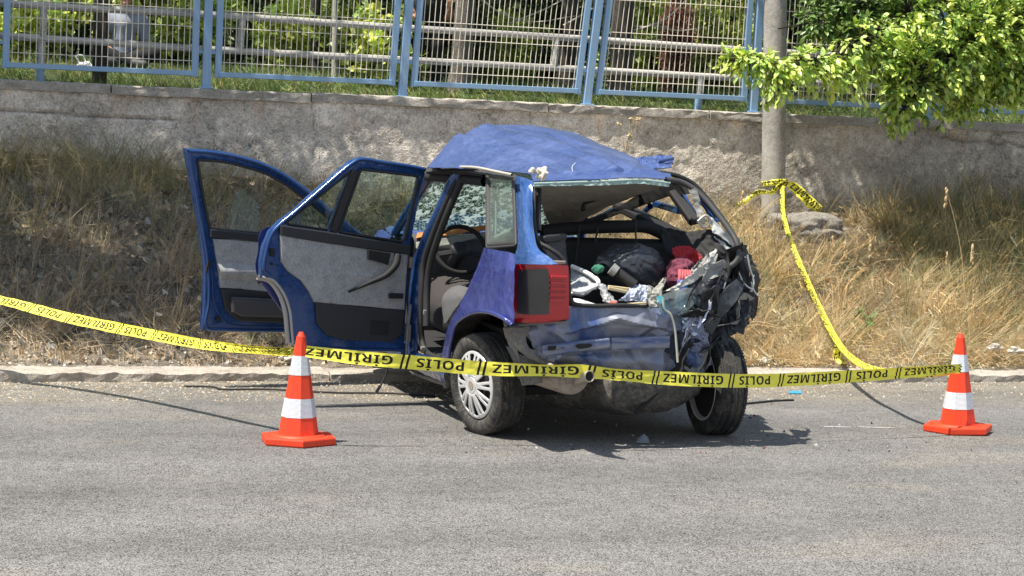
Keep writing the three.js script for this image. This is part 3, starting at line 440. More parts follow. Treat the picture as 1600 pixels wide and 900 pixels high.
// --- left pillars, quarter window, quarter panel
{
  part('rear_pillar', sheet([
    [[-.62,1.5,-.006],[-.61,1.494,.124],[-.585,1.479,.209]],
    [[-.65,1.412,.098],[-.645,1.415,.24],[-.61,1.404,.271]],
    [[-.71,1.267,.322],[-.715,1.278,.489],[-.67,1.271,.477]],
    [[-.765,1.142,.505],[-.78,1.16,.719],[-.74,1.165,.769]],
    [[-.785,1.108,.549],[-.79,1.123,.796],[-.72,1.125,.902]],
    [[-.8,1.053,.558],[-.795,1.08,.838],[-.7,1.098,.99]]], { nu: 26, nv: 44, amp: 0.005, freq: 5, seed: 1, fold: 0.3, sharp: 0.4 }), M.paintPillar = phys(0xffffff, 0.7, { map: paintTex([0.03, 0.095, 0.3], [0.12, 0.2, 0.36], 0.35), roughnessMap: paintRough, metalness: 0.2, clearcoat: 0.6, clearcoatRoughness: 0.2 }), 'creased blue left rear pillar');
  const W = [[-.62,1.482,-.531],[-.625,1.496,-.013],[-.765,1.149,.504],[-.775,1.087,.018]];
  const inset = (t) => { const c = [0, 1, 2].map((k) => (W[0][k] + W[1][k] + W[2][k] + W[3][k]) / 4); return W.map((p) => p.map((v, k) => lerp(v, c[k], t))); };
  const qw = group('window');
  const I = inset(0.13), O = W;
  mesh('frame', [...[0, 1, 2, 3].map((i) => bar(O[i].map((v, k) => lerp(v, I[i][k], 0.5)), O[(i + 1) % 4].map((v, k) => lerp(v, I[(i + 1) % 4][k], 0.5)), 0.024, 0.022, 0.008)), tube([...O, O[0]].map((p) => [p[0] - 0.006, p[1], p[2]]), 0.007, 6, 80, false, 0.02)], M.seal, qw);
  mesh('pane', sheet([[I[0], I[1]], [I[3], I[2]]], { nu: 4, nv: 4, linear: true }), M.glassDusty, qw);
  mesh('inner_trim', [tube([[-.59,1.402,-.488],[-.63,1.27,-.319],[-.69,1.13,-.123]], 0.012, 6), tube([[-.69,1.122,-.121],[-.68,1.165,.019],[-.67,1.199,.145]], 0.018, 6)], std([0.3, 0.33, 0.3], 0.7), qw);
  const door_edge = [[-.775,1.088,-.043],[-.795,.961,-.094],[-.81,.795,-.244]], top = [[-.775,1.081,-.042],[-.79,1.093,.228],[-.79,1.104,.443],[-.785,1.101,.55]];
  const q = [sheet([top, [[-.795,.961,-.094],[-.82,.993,.268],[-.825,1.012,.508],[-.81,1.01,.606]], [[-.81,.795,-.244],[-.835,.838,.174],[-.84,.87,.486],[-.815,.874,.631]], [[-.815,.689,-.366],[-.85,.744,.117],[-.855,.774,.479],[-.82,.76,.664]], [[-.82,.633,-.301],[-.865,.726,.119],[-.865,.759,.478],[-.82,.73,.646]]], { nu: 40, nv: 40, amp: 0.006, freq: 5, seed: 6 }),
    sheet([[[-.812,.698,-.351],[-.812,.603,-.494],[-.812,.506,-.586],[-.8,.374,-.688],[-.79,.248,-.786]], [[-.855,.664,-.127],[-.855,.609,-.259],[-.852,.517,-.346],[-.84,.414,-.423],[-.82,.285,-.51]]], { nu: 40, nv: 10, amp: 0.004, freq: 6, seed: 6 }),
    tube([[-.825,.732,.661],[-.86,.763,.608],[-.868,.765,.384],[-.868,.731,.128],[-.86,.67,-.111],[-.858,.608,-.262],[-.855,.518,-.336],[-.842,.415,-.416],[-.82,.293,-.511]], 0.012, 8, 60)];
  part('quarter_panel', q, M.paintSide, 'dusty blue left rear quarter panel');
  part('wheel_liner', sheet([[[-.8,.715,.588],[-.8,.732,.43],[-.8,.73,.176],[-.8,.696,-.085],[-.8,.637,-.303],[-.8,.577,-.437],[-.8,.489,-.489],[-.8,.393,-.514],[-.8,.25,-.532]], [[-.42,.638,.15],[-.42,.66,-.009],[-.42,.66,-.26],[-.42,.626,-.518],[-.42,.573,-.734],[-.42,.519,-.866],[-.42,.428,-.917],[-.42,.327,-.941],[-.42,.179,-.957]]], { nu: 50, nv: 10, amp: 0.01, freq: 7 }), M.under);
  part('sill', [sheet([[[-.78,.266,-1.505],[-.78,.301,-1.058],[-.78,.31,-.746]], [[-.82,.239,-1.355],[-.82,.256,-.939],[-.82,.271,-.576]], [[-.8,.175,-1.448],[-.8,.185,-1.027],[-.8,.207,-.606]]], { nu: 30, nv: 16, amp: 0.006, freq: 8, seed: 12 }), bar([-.74,.228,-1.645], [-0.74, 0.27, -2.45], 0.12, 0.14)], M.paint);
  part('jacking_flange', [sheet([[[-.76,.124,-1.555],[-.76,.152,-1.178],[-.76,.18,-.766]], [[-.76,.116,-1.475],[-.76,.135,-1.131],[-.76,.164,-.722]]], { nu: 24, nv: 6, amp: 0.006, freq: 14 }), box(0.03, 0.05, 0.04, ...[-.75,.174,-.757], 0.01)], M.primer);
  // middle pillar and black door seals
  const bp = [[-.63,1.438,-1.167],[-.66,1.35,-1.207],[-.7,1.176,-1.301],[-.735,1.006,-1.418],[-.765,.833,-1.496],[-.78,.675,-1.493],[-.785,.468,-1.488],[-.78,.25,-1.502]];
  part('middle_pillar', [sheet([bp.map((p) => [p[0] - 0.012, p[1], p[2] - 0.03]), bp.map((p) => [p[0] - 0.016, p[1], p[2] + 0.035]), bp.map((p) => [p[0] + 0.03, p[1], p[2] + 0.075])], { nu: 50, nv: 10, amp: 0.003, freq: 8 })], M.paint);
  part('door_seal', [tube([[-.62,1.428,-1.129],[-.65,1.338,-1.154],[-.69,1.183,-1.221],[-.725,1.009,-1.305],[-.75,.847,-1.369],[-.76,.692,-1.354],[-.765,.49,-1.334],[-.75,.348,-1.319],[-.75,.297,-1.192],[-.77,.316,-.809]], 0.02, 8, 70), tube([[-.6,1.424,-1.085],[-.63,1.325,-1.121],[-.67,1.175,-1.174],[-.7,1.005,-1.259],[-.72,.844,-1.325],[-.73,.674,-1.337],[-.74,.456,-1.282]], 0.024, 8, 60), tube([[-.64,1.413,-1.758],[-.64,1.438,-1.289],[-.64,1.46,-.878],[-.64,1.469,-.542]], 0.014, 8), tube([[-.6,1.372,-1.892],[-.6,1.394,-1.417],[-.6,1.413,-1.001],[-.6,1.422,-.636]], 0.03, 8), tube([[-.74,1.075,-.139],[-.74,.953,-.243],[-.74,.78,-.432],[-.74,.665,-.611],[-.74,.549,-.754],[-.74,.439,-.833],[-.74,.328,-.886]], 0.008, 6)], M.rubber);
  part('roof_rail', [sheet([[[-.66,1.438,-1.753],[-.66,1.469,-1.226],[-.66,1.49,-.752],[-.66,1.499,-.408],[-.66,1.51,.113]], [[-.68,1.417,-1.678],[-.68,1.449,-1.155],[-.68,1.47,-.684],[-.68,1.48,-.342],[-.68,1.488,.176]]], { nu: 40, nv: 4, amp: 0.005, freq: 9 })], M.seal);
  part('drip_moulding', tube([[-.69,1.466,-1.266],[-.69,1.495,-.854],[-.69,1.51,-.529],[-.69,1.51,-.158],[-.69,1.51,.134]], 0.0085, 8), std([0.6, 0.57, 0.5], 0.45, { metalness: 0.3 }), 'bent bright roof gutter strip');
  each('striker', [box(0.02, 0.03, 0.02, ...[-.78,.558,-1.187]), box(0.03, 0.02, 0.03, ...[-.78,.329,-1.195])], M.primer, car);
}
// --- the two open doors
const doorGroup = (o, a, label) => { const g = group('door', label), u = V(-Math.cos(a * RAD), 0, Math.sin(a * RAD)), v = V(0, 1, 0), w = u.clone().cross(v); g.applyMatrix4(new THREE.Matrix4().makeBasis(u, v, w).setPosition(...o)); return g; };
const at = (g, z) => g.translate(0, 0, z);
{
  const d = doorGroup([-0.87, 0.29, -1.4], 10, 'open left rear door seen from inside');
  const out = [[-.131,1.165],[-.008,1.183],[.171,1.203],[.321,1.224],[.398,1.198],[.515,1.1],[.639,.995],[.762,.887],[.86,.815],[.924,.752],[.959,.665],[.972,.563],[.968,.472],[.888,.451],[.818,.367],[.776,.267],[.758,.147],[.746,.055],[.685,.021],[.425,-.002],[-.029,-.021],[-.029,.169],[-.039,.637],[-.09,.981]];
  const main = [[.461,.754],[.33,1.144],[-.079,1.107],[.009,.69]], tri = [[.817,.803],[.395,1.13],[.531,.765]];
  const shell = dent(tess(plate(out, 0.05, [main, tri], 0.012), 0.07), 0.004, 5, 2);
  mesh('door_shell', at(shell, 0), M.paint, d);
  mesh('outer_skin', at(sheet([[[-.034,.633],[.324,.702],[.883,.775],[.953,.622]].map((p) => [...p, 0]), [[-.027,.395],[.311,.399],[.701,.422],[.951,.468]].map((p) => [...p, 0]), [[-.028,.189],[.302,.195],[.607,.2],[.752,.203]].map((p) => [...p, 0]), [[-.028,-.009],[.294,.007],[.6,.031],[.729,.054]].map((p) => [...p, 0])].map((r) => r.map((p) => [p[0], p[1], 0.09 + 0.01 * Math.sin(p[1] * 3)])), { nu: 20, nv: 20 }), 0), M.paintSide, d);
  // raised flange round the window and along the sloping frame
  mesh('frame_lip', at(merge([tube([[-.118,1.153],[-.009,1.171],[.17,1.191],[.32,1.208],[.393,1.178],[.514,1.08],[.638,.975],[.761,.871],[.851,.799],[.907,.736],[.937,.641],[.949,.523],[.906,.479]].map((p) => [...p, -0.004]), 0.013, 8, 90), tube([[.695,.041],[.426,.015],[.116,-.001],[-.019,-.001]].map((p) => [...p, -0.003]), 0.01, 8, 40)]), 0), M.paint, d);
  mesh('pane', at(plate(main, 0.004, [], 0.001), 0.022), M.glass, d); mesh('pane', at(plate(tri, 0.004, [], 0.001), 0.022), M.glass, d);
  const rim = (p, r, z, n = 60) => tube([...p, p[0], p[1]].map((q) => [...q, z]), r, 6, n, false, 0.02);
  mesh('window_seal', merge([rim(main, 0.01, -0.002), rim(tri, 0.007, -0.002), bar([...[.369,1.139], -0.004], [...[.5,.753], -0.004], 0.045, 0.03)]), M.rubber, d);
  const trim = [[.857,.736],[.842,.57],[.794,.51],[.711,.45],[.653,.382],[.615,.297],[.593,.18],[.525,.11],[.415,.075],[.078,.051],[.004,.099],[-.006,.272],[-.011,.613],[.322,.658],[.584,.693]];
  const low = [[.607,.313],[.593,.18],[.525,.11],[.415,.075],[.078,.051],[.004,.099],[-.009,.256],[.306,.285]];
  const fab = [[.857,.736],[.842,.57],[.794,.51],[.711,.45],[.653,.382],[.616,.313],[.306,.285],[-.009,.256],[-.011,.613],[.322,.658],[.584,.693]];
  mesh('trim_panel', at(dent(tess(plate(fab, 0.03, [], 0.006), 0.05), 0.008, 4, 7), -0.026), M.fabric, d, 'grey cloth door lining');
  mesh('lower_trim', at(plate(low, 0.032, [], 0.008), -0.028), M.plastic, d);
  mesh('belt_strip', at(plate([[.859,.795],[.586,.761],[.325,.722],[-.028,.67],[-.022,.609],[.322,.653],[.584,.689],[.857,.732]], 0.04, [], 0.008), -0.036), M.plastic, d);
  mesh('armrest_moulding', at(sheet([[[.612,.545],[.36,.52],[.026,.486]], [[.61,.505],[.358,.48],[.038,.445]], [[.608,.441],[.356,.423],[.044,.388]]].map((r, k) => r.map((p) => [...p, [-0.022, -0.032, -0.022][k]])), { nu: 20, nv: 12 }), 0), M.fabric, d);
  mesh('handle', merge([taper([...[[.063,.609],[.087,.552],[.156,.487],[.251,.443],[.393,.379]].map((p, i) => [...p, [-0.03, -0.06, -0.07, -0.06, -0.03][i]])], 0.026, 0.007, 8, 30), at(plate([[.274,.649],[.118,.625],[.132,.548],[.186,.564],[.275,.585]], 0.02, [], 0.005), -0.05)]), M.black, d);
  mesh('window_crank', merge([bar([...[.128,.356], -0.065], [...[.024,.351], -0.055], 0.035, 0.02, 0.008), rod([...[.105,.356], -0.09], [...[.105,.356], -0.03], 0.013)]), M.black, d);
  mesh('speaker_grille', at(plate([[.227,.194],[.102,.183],[.107,.097],[.232,.108]], 0.008, [], 0.003), -0.034), M.black, d);
  mesh('arch_trim', merge([tube([[.976,.468],[.896,.444],[.83,.364],[.788,.26],[.771,.147],[.759,.055]].map((p) => [...p, 0.03]), 0.016, 8, 50), tube([[.96,.472],[.88,.447],[.809,.363],[.767,.259],[.75,.147],[.738,.058]].map((p) => [...p, 0.0]), 0.009, 8, 50)]), std([0.4, 0.38, 0.35], 0.7), d);
  each('latch', [box(0.03, 0.05, 0.02, ...[.899,.625], -0.004), box(0.016, 0.016, 0.02, ...[.9,.554], -0.002), ...[[.866,.523],[.83,.459],[.776,.395]].map((p) => new THREE.CylinderGeometry(0.006, 0.006, 0.01, 8).rotateX(Math.PI / 2).translate(p[0] - 0.005, p[1] + 0.02, -0.001))], M.black, d);
  each('hinge', [box(0.03, 0.12, 0.05, ...[-.046,.106], 0.0, 0.01), box(0.03, 0.07, 0.05, ...[-.042,.559], 0.0, 0.01)], M.primer, d);
  mesh('weld_strip', tube([[-.05,.292],[-.042,.189],[-.033,.086],[-.034,-.026]].map((p) => [...p, -0.02]), 0.008, 6), M.primer, d);
}
{
  const d = doorGroup([-0.8, 0.27, -2.5], 12, 'open left front door seen from inside');
  const out = [[1.386,1.218],[1.227,1.218],[1.052,1.197],[.854,1.15],[.699,1.089],[.517,.98],[.311,.825],[.162,.72],[.036,.632],[.011,.419],[.031,.196],[.071,-.018],[.615,-.013],[1.228,.02],[1.22,.191],[1.224,.446],[1.268,.696],[1.304,.839]];
  const win = [[1.3,1.145],[1.158,1.14],[1.049,1.125],[.884,1.086],[.795,1.057],[.654,.986],[.455,.85],[.258,.703],[.225,.623],[.541,.637],[.841,.663],[1.196,.696],[1.248,.894]];
  mesh('door_shell', dent(tess(plate(out, 0.05, [win], 0.012), 0.07), 0.004, 5, 9), M.paint, d);
  mesh('outer_skin', sheet([[[.028,.574],[.635,.632],[1.196,.675]], [[.027,.33],[.624,.337],[1.203,.344]], [[.071,-.009],[.61,-.004],[1.21,.028]]].map((r) => r.map((p) => [...p, 0.09])), { nu: 16, nv: 16 }), M.paintSide, d);
  mesh('frame_lip', [tube([[1.364,1.202],[1.222,1.197],[1.051,1.176],[.858,1.129],[.708,1.067],[.531,.958],[.329,.807]].map((p) => [...p, -0.004]), 0.012, 8, 60), tube([[1.364,1.194],[1.312,.977],[1.276,.81],[1.235,.641],[1.201,.446],[1.189,.216],[1.202,.045],[1.074,.02],[.615,0]].map((p) => [...p, -0.004]), 0.011, 8, 70), tube([[1.21,.556],[1.172,.386],[1.153,.215],[1.095,.102],[1.002,.049],[.616,.026]].map((p) => [...p, -0.002]), 0.007, 6, 50)], M.paint, d);
  mesh('window_seal', tube([...win, win[0], win[1]].map((p) => [...p, -0.004]), 0.01, 6, 90, false, 0.05), M.rubber, d);
  mesh('broken_pane', at(plate([[1.07,.692],[1.047,.803],[1.019,.909],[.997,.948],[.971,.961],[.914,.915],[.857,.864],[.84,.77],[.841,.663]], 0.004, [], 0.001), 0.02), M.glassDusty, d, 'broken piece of side window glass');
  mesh('trim_panel', at(dent(tess(plate([[1.181,.633],[1.138,.445],[1.116,.304],[.854,.279],[.091,.233],[.076,.544],[.54,.598],[.867,.615]], 0.03, [], 0.006), 0.05), 0.008, 4, 3), -0.026), M.fabric, d, 'grey cloth door lining');
  mesh('armrest_moulding', sheet([[[1.144,.471],[.907,.461],[.628,.441],[.196,.403]], [[1.133,.411],[.905,.409],[.626,.398],[.195,.367]], [[1.122,.36],[.903,.349],[.624,.337],[.192,.305]]].map((r, k) => r.map((p) => [...p, [-0.026, -0.06, -0.026][k]])), { nu: 20, nv: 12 }), M.fabric, d);
  mesh('lower_trim', at(plate([[1.115,.3],[1.079,.154],[.98,.078],[.617,.053],[.102,.028],[.091,.228],[.644,.267]], 0.03, [], 0.008), -0.028), M.plastic, d);
  mesh('door_pocket', [at(plate([[1.05,.235],[.852,.219],[.619,.206],[.187,.181],[.192,.079],[.614,.097],[.977,.113],[1.042,.144]], 0.05, [], 0.012), -0.07), tube([[1.054,.235],[.852,.223],[.619,.21],[.187,.185]].map((p) => [...p, -0.05]), 0.012, 8)], std([0.06, 0.06, 0.062], 0.5), d);
  mesh('belt_strip', at(plate([[1.205,.696],[.841,.663],[.541,.637],[.068,.597],[.075,.535],[.539,.58],[.839,.607],[1.203,.641]], 0.04, [], 0.008), -0.036), M.plastic, d);
  mesh('handle', merge([taper([[.673,.407],[.765,.373],[.856,.335]].map((p, i) => [...p, [-0.06, -0.05, -0.03][i]]), 0.018, 0.006, 8, 20)]), M.black, d);
  each('latch', [box(0.025, 0.05, 0.02, ...[1.198,.463], -0.006), box(0.012, 0.05, 0.02, ...[1.21,.429], -0.004), new THREE.CylinderGeometry(0.018, 0.018, 0.02, 12).rotateX(Math.PI / 2).translate(...[1.122,.094], -0.006)], M.black, d);
}

// --- wheels
M.tyre = std(0xffffff, 0.88, { map: paintTex([0.028, 0.028, 0.028], [0.13, 0.12, 0.105], 0.9, -0.4, 0.9), bumpMap: concBump, bumpScale: 0.003 });
function makeWheel() {
  const w = new THREE.Group(); w.name = 'wheel';
  const R = 0.295, prof = [[0.2, -0.07], [0.21, -0.085], [0.222, -0.093], [0.25, -0.095], [0.272, -0.09], [0.286, -0.08]];
  const tread = []; for (let i = -15; i <= 15; i++) { const x = i / 15 * 0.076, gro = Math.abs(((i + 15) % 8) - 3.5) < 0.6 && Math.abs(i) < 13 ? 0.007 : 0; tread.push([R - 0.004 * (x / 0.076) ** 2 - gro, x]); }
  const full = [...prof, ...tread, ...prof.slice().reverse().map(([r, x]) => [r, -x])];
  const t = new THREE.LatheGeometry(full.map(([r, x]) => new THREE.Vector2(r, x)), 96); const uv = t.attributes.uv; for (let i = 0; i < uv.count; i++) uv.setXY(i, uv.getX(i) * 1.8, uv.getY(i) * 0.5);
  const lugs = []; for (let i = 0; i < 84; i++) { const a = i / 84 * Math.PI * 2; for (const s of [-1, 1]) lugs.push(new THREE.BoxGeometry(0.004, 0.02, 0.005).translate(R - 0.0055, s * 0.074, 0).applyMatrix4(new THREE.Matrix4().makeRotationY(a + (s > 0 ? 0.05 : 0)))); }
  mesh('tyre', [toCreasedNormals(t, 0.7), ...lugs].map((g) => g.clone().rotateZ(Math.PI / 2)), M.tyre, w);
  // plastic wheel trim with ten pairs of spokes (outer face is -x)
  const rim = new THREE.LatheGeometry([[0.196, -0.075], [0.2, -0.083], [0.196, -0.09], [0.188, -0.088], [0.18, -0.078], [0.177, -0.066]].map(([r, x]) => new THREE.Vector2(r, x)), 72).rotateZ(Math.PI / 2); // axis to x
  const holes = [], at2 = (r, a) => [Math.cos(a) * r, Math.sin(a) * r];
  for (let i = 0; i < 10; i++) { const a = i / 10 * Math.PI * 2; holes.push([at2(0.064, a - 0.06), at2(0.064, a + 0.06), at2(0.12, a + 0.13), at2(0.162, a + 0.155), at2(0.17, a + 0.1), at2(0.17, a - 0.1), at2(0.162, a - 0.155), at2(0.12, a - 0.13)]); const c = a + Math.PI / 10; holes.push([at2(0.095, c), at2(0.14, c + 0.045), at2(0.163, c + 0.05), at2(0.166, c), at2(0.163, c - 0.05), at2(0.14, c - 0.045)]); }
  const circ = Array.from({ length: 64 }, (_, i) => at2(0.187, i / 64 * Math.PI * 2));
  const disc = mapPos(tess(plate(circ, 0.012, holes, 0.004), 0.03), (v) => { const q = Math.hypot(v.x, v.y); v.z += 0.03 * (1 - (q / 0.187) ** 2) - 0.012 * sstep(0.06, 0.03, q); }).rotateY(-Math.PI / 2).translate(-0.072, 0, 0).scale(1, 1.06, 1.06);
  mesh('rim', [toCreasedNormals(rim.scale(1, 1.06, 1.06), 0.6), toCreasedNormals(disc, 0.7), new THREE.CylinderGeometry(0.046, 0.052, 0.02, 32).rotateZ(Math.PI / 2).translate(-0.1, 0, 0)], M.alloy, w);
  mesh('wheel_barrel', new THREE.LatheGeometry([[0.177, -0.066], [0.17, 0.06], [0.196, 0.075]].map((p) => new THREE.Vector2(...p)), 48).rotateZ(Math.PI / 2), M.inner, w);
  mesh('wheel_back', new THREE.CylinderGeometry(0.192, 0.192, 0.01, 40).rotateZ(Math.PI / 2).translate(0.06, 0, 0), M.inner, w);
  mesh('brake_drum', new THREE.CylinderGeometry(0.15, 0.15, 0.09, 32).rotateZ(Math.PI / 2).translate(-0.01, 0, 0), M.inner, w);
  mesh('hub_cap', new THREE.CylinderGeometry(0.026, 0.028, 0.012, 24).rotateZ(Math.PI / 2).translate(-0.107, 0, 0), M.rust, w);
  return w;
}
{
  const w = makeWheel(); car.add(w); w.rotation.order = 'YXZ'; w.position.set(-0.70, 0.289, -0.1); w.rotation.set(0.2, 14 * RAD, 4 * RAD); w.userData.label = 'left rear wheel with silver wheel trim';
  const w2 = w.clone(); car.add(w2); w2.position.set(0.69, 0.29, 0.02); w2.rotation.set(1.0, Math.PI - 1 * RAD, 1 * RAD); w2.userData.label = 'dark right rear wheel under the crushed corner';
  const w3 = w.clone(); car.add(w3); w3.position.set(-0.68, 0.29, -2.5); w3.rotation.set(0, 0, 0); w3.userData.label = 'left front wheel'; const w4 = w.clone(); car.add(w4); w4.position.set(0.7, 0.29, -2.5); w4.rotation.set(0, Math.PI, 0); w4.userData.label = 'right front wheel';
  part('rear_axle', [rod([-0.62, 0.29, -0.06], [0.62, 0.29, -0.02], 0.03), bar([-0.55, 0.27, -0.05], [-0.5, 0.3, -0.55], 0.06, 0.08), bar([0.55, 0.27, -0.05], [0.5, 0.3, -0.55], 0.06, 0.08)], M.under);
}
// --- tail lamp
M.lampRed = phys([0.48, 0.01, 0.018], 0.3, { clearcoat: 1, clearcoatRoughness: 0.04});
M.lampSmoke = phys([0.05, 0.046, 0.045], 0.28, { clearcoat: 0.7, clearcoatRoughness: 0.15 });
{
  const g = group('tail_lamp', 'red and smoked left tail lamp'), Z = [0.478, 0.555, 0.585, 0.575];
  const row = (y, dz, xs) => xs.map(([x, z]) => [x, y, z + dz]);
  mesh('red_lens', sheet([[[-.784,1.038,.48],[-.718,1.05,.555],[-.608,1.055,.585],[-.489,1.049,.575]], [[-.777,.894,.48],[-.712,.904,.56],[-.602,.909,.59],[-.479,.906,.58]], [[-.766,.75,.48],[-.703,.753,.555],[-.592,.762,.585],[-.47,.772,.575]], [[-.754,.722,.46],[-.693,.725,.53],[-.582,.734,.56],[-.464,.751,.55]]], { nu: 30, nv: 30, thick: 0.05 }), M.lampRed, g);
  mesh('smoked_lens', sheet([[[-.757,1.015,.522],[-.701,1.025,.574],[-.609,1.032,.592]], [[-.757,.899,.52],[-.697,.907,.58],[-.6,.91,.597]], [[-.75,.776,.518],[-.688,.777,.574],[-.592,.784,.592]]], { nu: 20, nv: 20, thick: 0.012 }), M.lampSmoke, g);
  for (let i = 0; i < 5; i++) { const y = 433 + i * 9; const a = [[-.598,.987,.6],[-.498,.984,.59]], b = [[-.599,.971,.605],[-.499,.967,.595]], dy = -i * 0.0315; mesh('lens_rib', bar([a[0][0], a[0][1] + dy, a[0][2]], [a[1][0], a[1][1] + dy, a[1][2]], 0.02, 0.012, 0.005), M.lampRed, g); }
  mesh('lamp_gasket', [bar([-.756,1.062,.535], [-.501,1.065,.565], 0.018, 0.02, 0.005), bar([-.76,.706,.47], [-.469,.739,.545], 0.012, 0.03, 0.004), bar([-.752,1.074,.52], [-.584,1.079,.545], 0.012, 0.014, 0.004)], M.primer, g);
}
// --- crumpled rear end
part('rear_panel', sheet([
  [[-.647,.707,.42],[-.453,.819,.53],[-.227,.821,.53],[.054,.816,.5],[.382,.793,.36]],
  [[-.658,.663,.46],[-.449,.724,.535],[-.227,.726,.545],[.046,.733,.53],[.367,.707,.38]],
  [[-.64,.606,.46],[-.436,.649,.51],[-.214,.666,.52],[.063,.671,.5],[.363,.629,.4]],
  [[-.593,.546,.44],[-.416,.558,.47],[-.201,.573,.5],[.077,.574,.48],[.37,.536,.37]],
  [[-.527,.505,.43],[-.414,.525,.47],[-.205,.508,.52],[.073,.497,.5],[.339,.46,.36]],
  [[-.455,.486,.4],[-.379,.499,.44],[-.177,.441,.46],[.098,.424,.45],[.298,.433,.33]]], { nu: 110, nv: 64, amp: 0.012, freq: 2.2, seed: 3, fold: 0.3, edge: 0.008, sharp: 0.3, creases: [[0.25, 0.3, 0.55, 0.14, 0.02, 0.06], [0.55, 0.14, 0.85, 0.3, 0.022, 0.06], [0.3, 0, 0.36, 0.9, -0.014, 0.03], [0.82, 0, 0.78, 1, 0.03, 0.05], [0.1, 0.1, 0.25, 0.5, 0.018, 0.04], [0.62, 0.5, 0.7, 1, -0.02, 0.04], [0.9, 0.1, 0.7, 0.5, -0.03, 0.05]] }), M.paintDirty, 'crumpled dirty blue rear panel');
part('bumper_bar', [bar([-.593,.569,.5], [-.21,.623,.545], 0.062, 0.045, 0.012), bar([-.205,.614,.535], [.158,.624,.52], 0.07, 0.03, 0.01), sheet([[[-.599,.607,.47],[-.515,.599,.53],[-.478,.602,.53]], [[-.607,.535,.46],[-.53,.519,.5],[-.471,.544,.52]]], { nu: 20, nv: 12, amp: 0.02, freq: 14, edge: 0.01 })], M.paintDirty, 'bent bumper mounting bar');
part('slot', plate(smoothPts([[-.418,.605,.57],[-.404,.616,.57],[-.336,.619,.57],[-.324,.609,.57],[-.339,.598,.57],[-.398,.591,.57]], 30), 0.006, [], 0.002).translate(0, 0, 0.566), M.black);
part('slot', plate([[-.575,.602,.55],[-.523,.605,.55],[-.529,.58,.55],[-.57,.577,.55]], 0.006, [], 0.002).translate(0, 0, 0.545), M.black);
part('mounting_bracket', [tess(plate([[-.804,.689,.45],[-.657,.704,.45],[-.608,.626,.45],[-.511,.497,.45],[-.556,.483,.45],[-.647,.519,.45],[-.724,.572,.45],[-.787,.632,.45]], 0.02, [[[-.677,.661,.45],[-.63,.612,.45],[-.605,.562,.45],[-.65,.569,.45],[-.674,.604,.45]]], 0.006), 0.04).translate(0, 0, 0.44), sheet([[[-.768,.582,.4],[-.63,.511,.4],[-.53,.482,.4]], [[-.71,.475,.4],[-.619,.457,.4],[-.525,.446,.4]], [[-.663,.36,.4],[-.607,.364,.4],[-.521,.378,.4]]], { nu: 20, nv: 20, amp: 0.012, freq: 8 })], M.primer, 'bent grey bumper bracket with a square hole');
part('splash_guard', sheet([[[-.797,.727,.42],[-.773,.706,.42]], [[-.762,.618,.4],[-.707,.568,.42]], [[-.72,.508,.38],[-.68,.475,.4]]], { nu: 10, nv: 20, amp: 0.006, freq: 9 }), M.greyPlastic);
part('towing_eye', new THREE.TorusGeometry(0.017, 0.007, 8, 20).translate(...[-.756,.65,.5]), M.primer);
part('trunk_floor_pan', sheet([
  [[-.411,.343,-.1],[-.29,.345,.05],[-.115,.424,.4],[.197,.43,.4],[.501,.45,.25]],
  [[-.399,.267,-.1],[-.266,.262,.05],[-.118,.347,.42],[.194,.352,.42],[.506,.367,.25]],
  [[-.363,.191,-.1],[-.203,.187,.05],[-.085,.255,.4],[.225,.253,.36],[.492,.294,.22]],
  [[-.273,.137,-.1],[-.13,.15,.02],[.058,.164,.25],[.318,.179,.2],[.52,.243,.1]]], { nu: 70, nv: 40, amp: 0.012, freq: 3, seed: 7, fold: 0.4 }), M.under, 'grimy underside of the boot floor');
part('strap', tube([[.248,.433,.42],[.174,.349,.42],[.082,.258,.42],[.015,.203,.42]], 0.011, 6), M.black);
{
  const g = group('exhaust'), A = [-.388,.398,.5], B = [A[0] - 0.15, A[1] + 0.02, A[2] - 0.4];
  const ax = V(...B).sub(V(...A)), L = ax.length(), body = new THREE.LatheGeometry([[0.001, 0], [0.07, 0.004], [0.088, 0.012], [0.095, 0.03], [0.095, L - 0.03], [0.07, L], [0.001, L]].map((p) => new THREE.Vector2(...p)), 32).scale(1.2, 1, 0.85);
  body.applyMatrix4(new THREE.Matrix4().makeBasis(V(0, 1, 0).cross(ax.clone().normalize()).normalize(), ax.clone().normalize(), V(0, 1, 0)).setPosition(...A));
  mesh('muffler', toCreasedNormals(body, 0.6), M.rust, g, 'rusty silencer');
  mesh('tail_pipe', [tube([[-.403,.353,.36],[-.384,.373,.44],[-.377,.411,.54],[-.368,.452,.66]], 0.024, 14, 30), rod([-.381,.418,.56], [-.369,.454,.672], 0.031, 0.032, 20, true), rod([-.381,.418,.56], [-.369,.454,.672], 0.028, 0.029, 20, true), new THREE.TorusGeometry(0.03, 0.003, 8, 24).lookAt(V(0.25, 0.12, 1)).translate(...[-.369,.454,.672])], std([0.5, 0.44, 0.37], 0.5, { metalness: 0.5 }), g, 'bright tail pipe end');
  mesh('pipe_mouth', new THREE.CylinderGeometry(0.0275, 0.0275, 0.004, 20).rotateX(Math.PI / 2).translate(...[-.369,.447,.65]), M.inner, g);
}
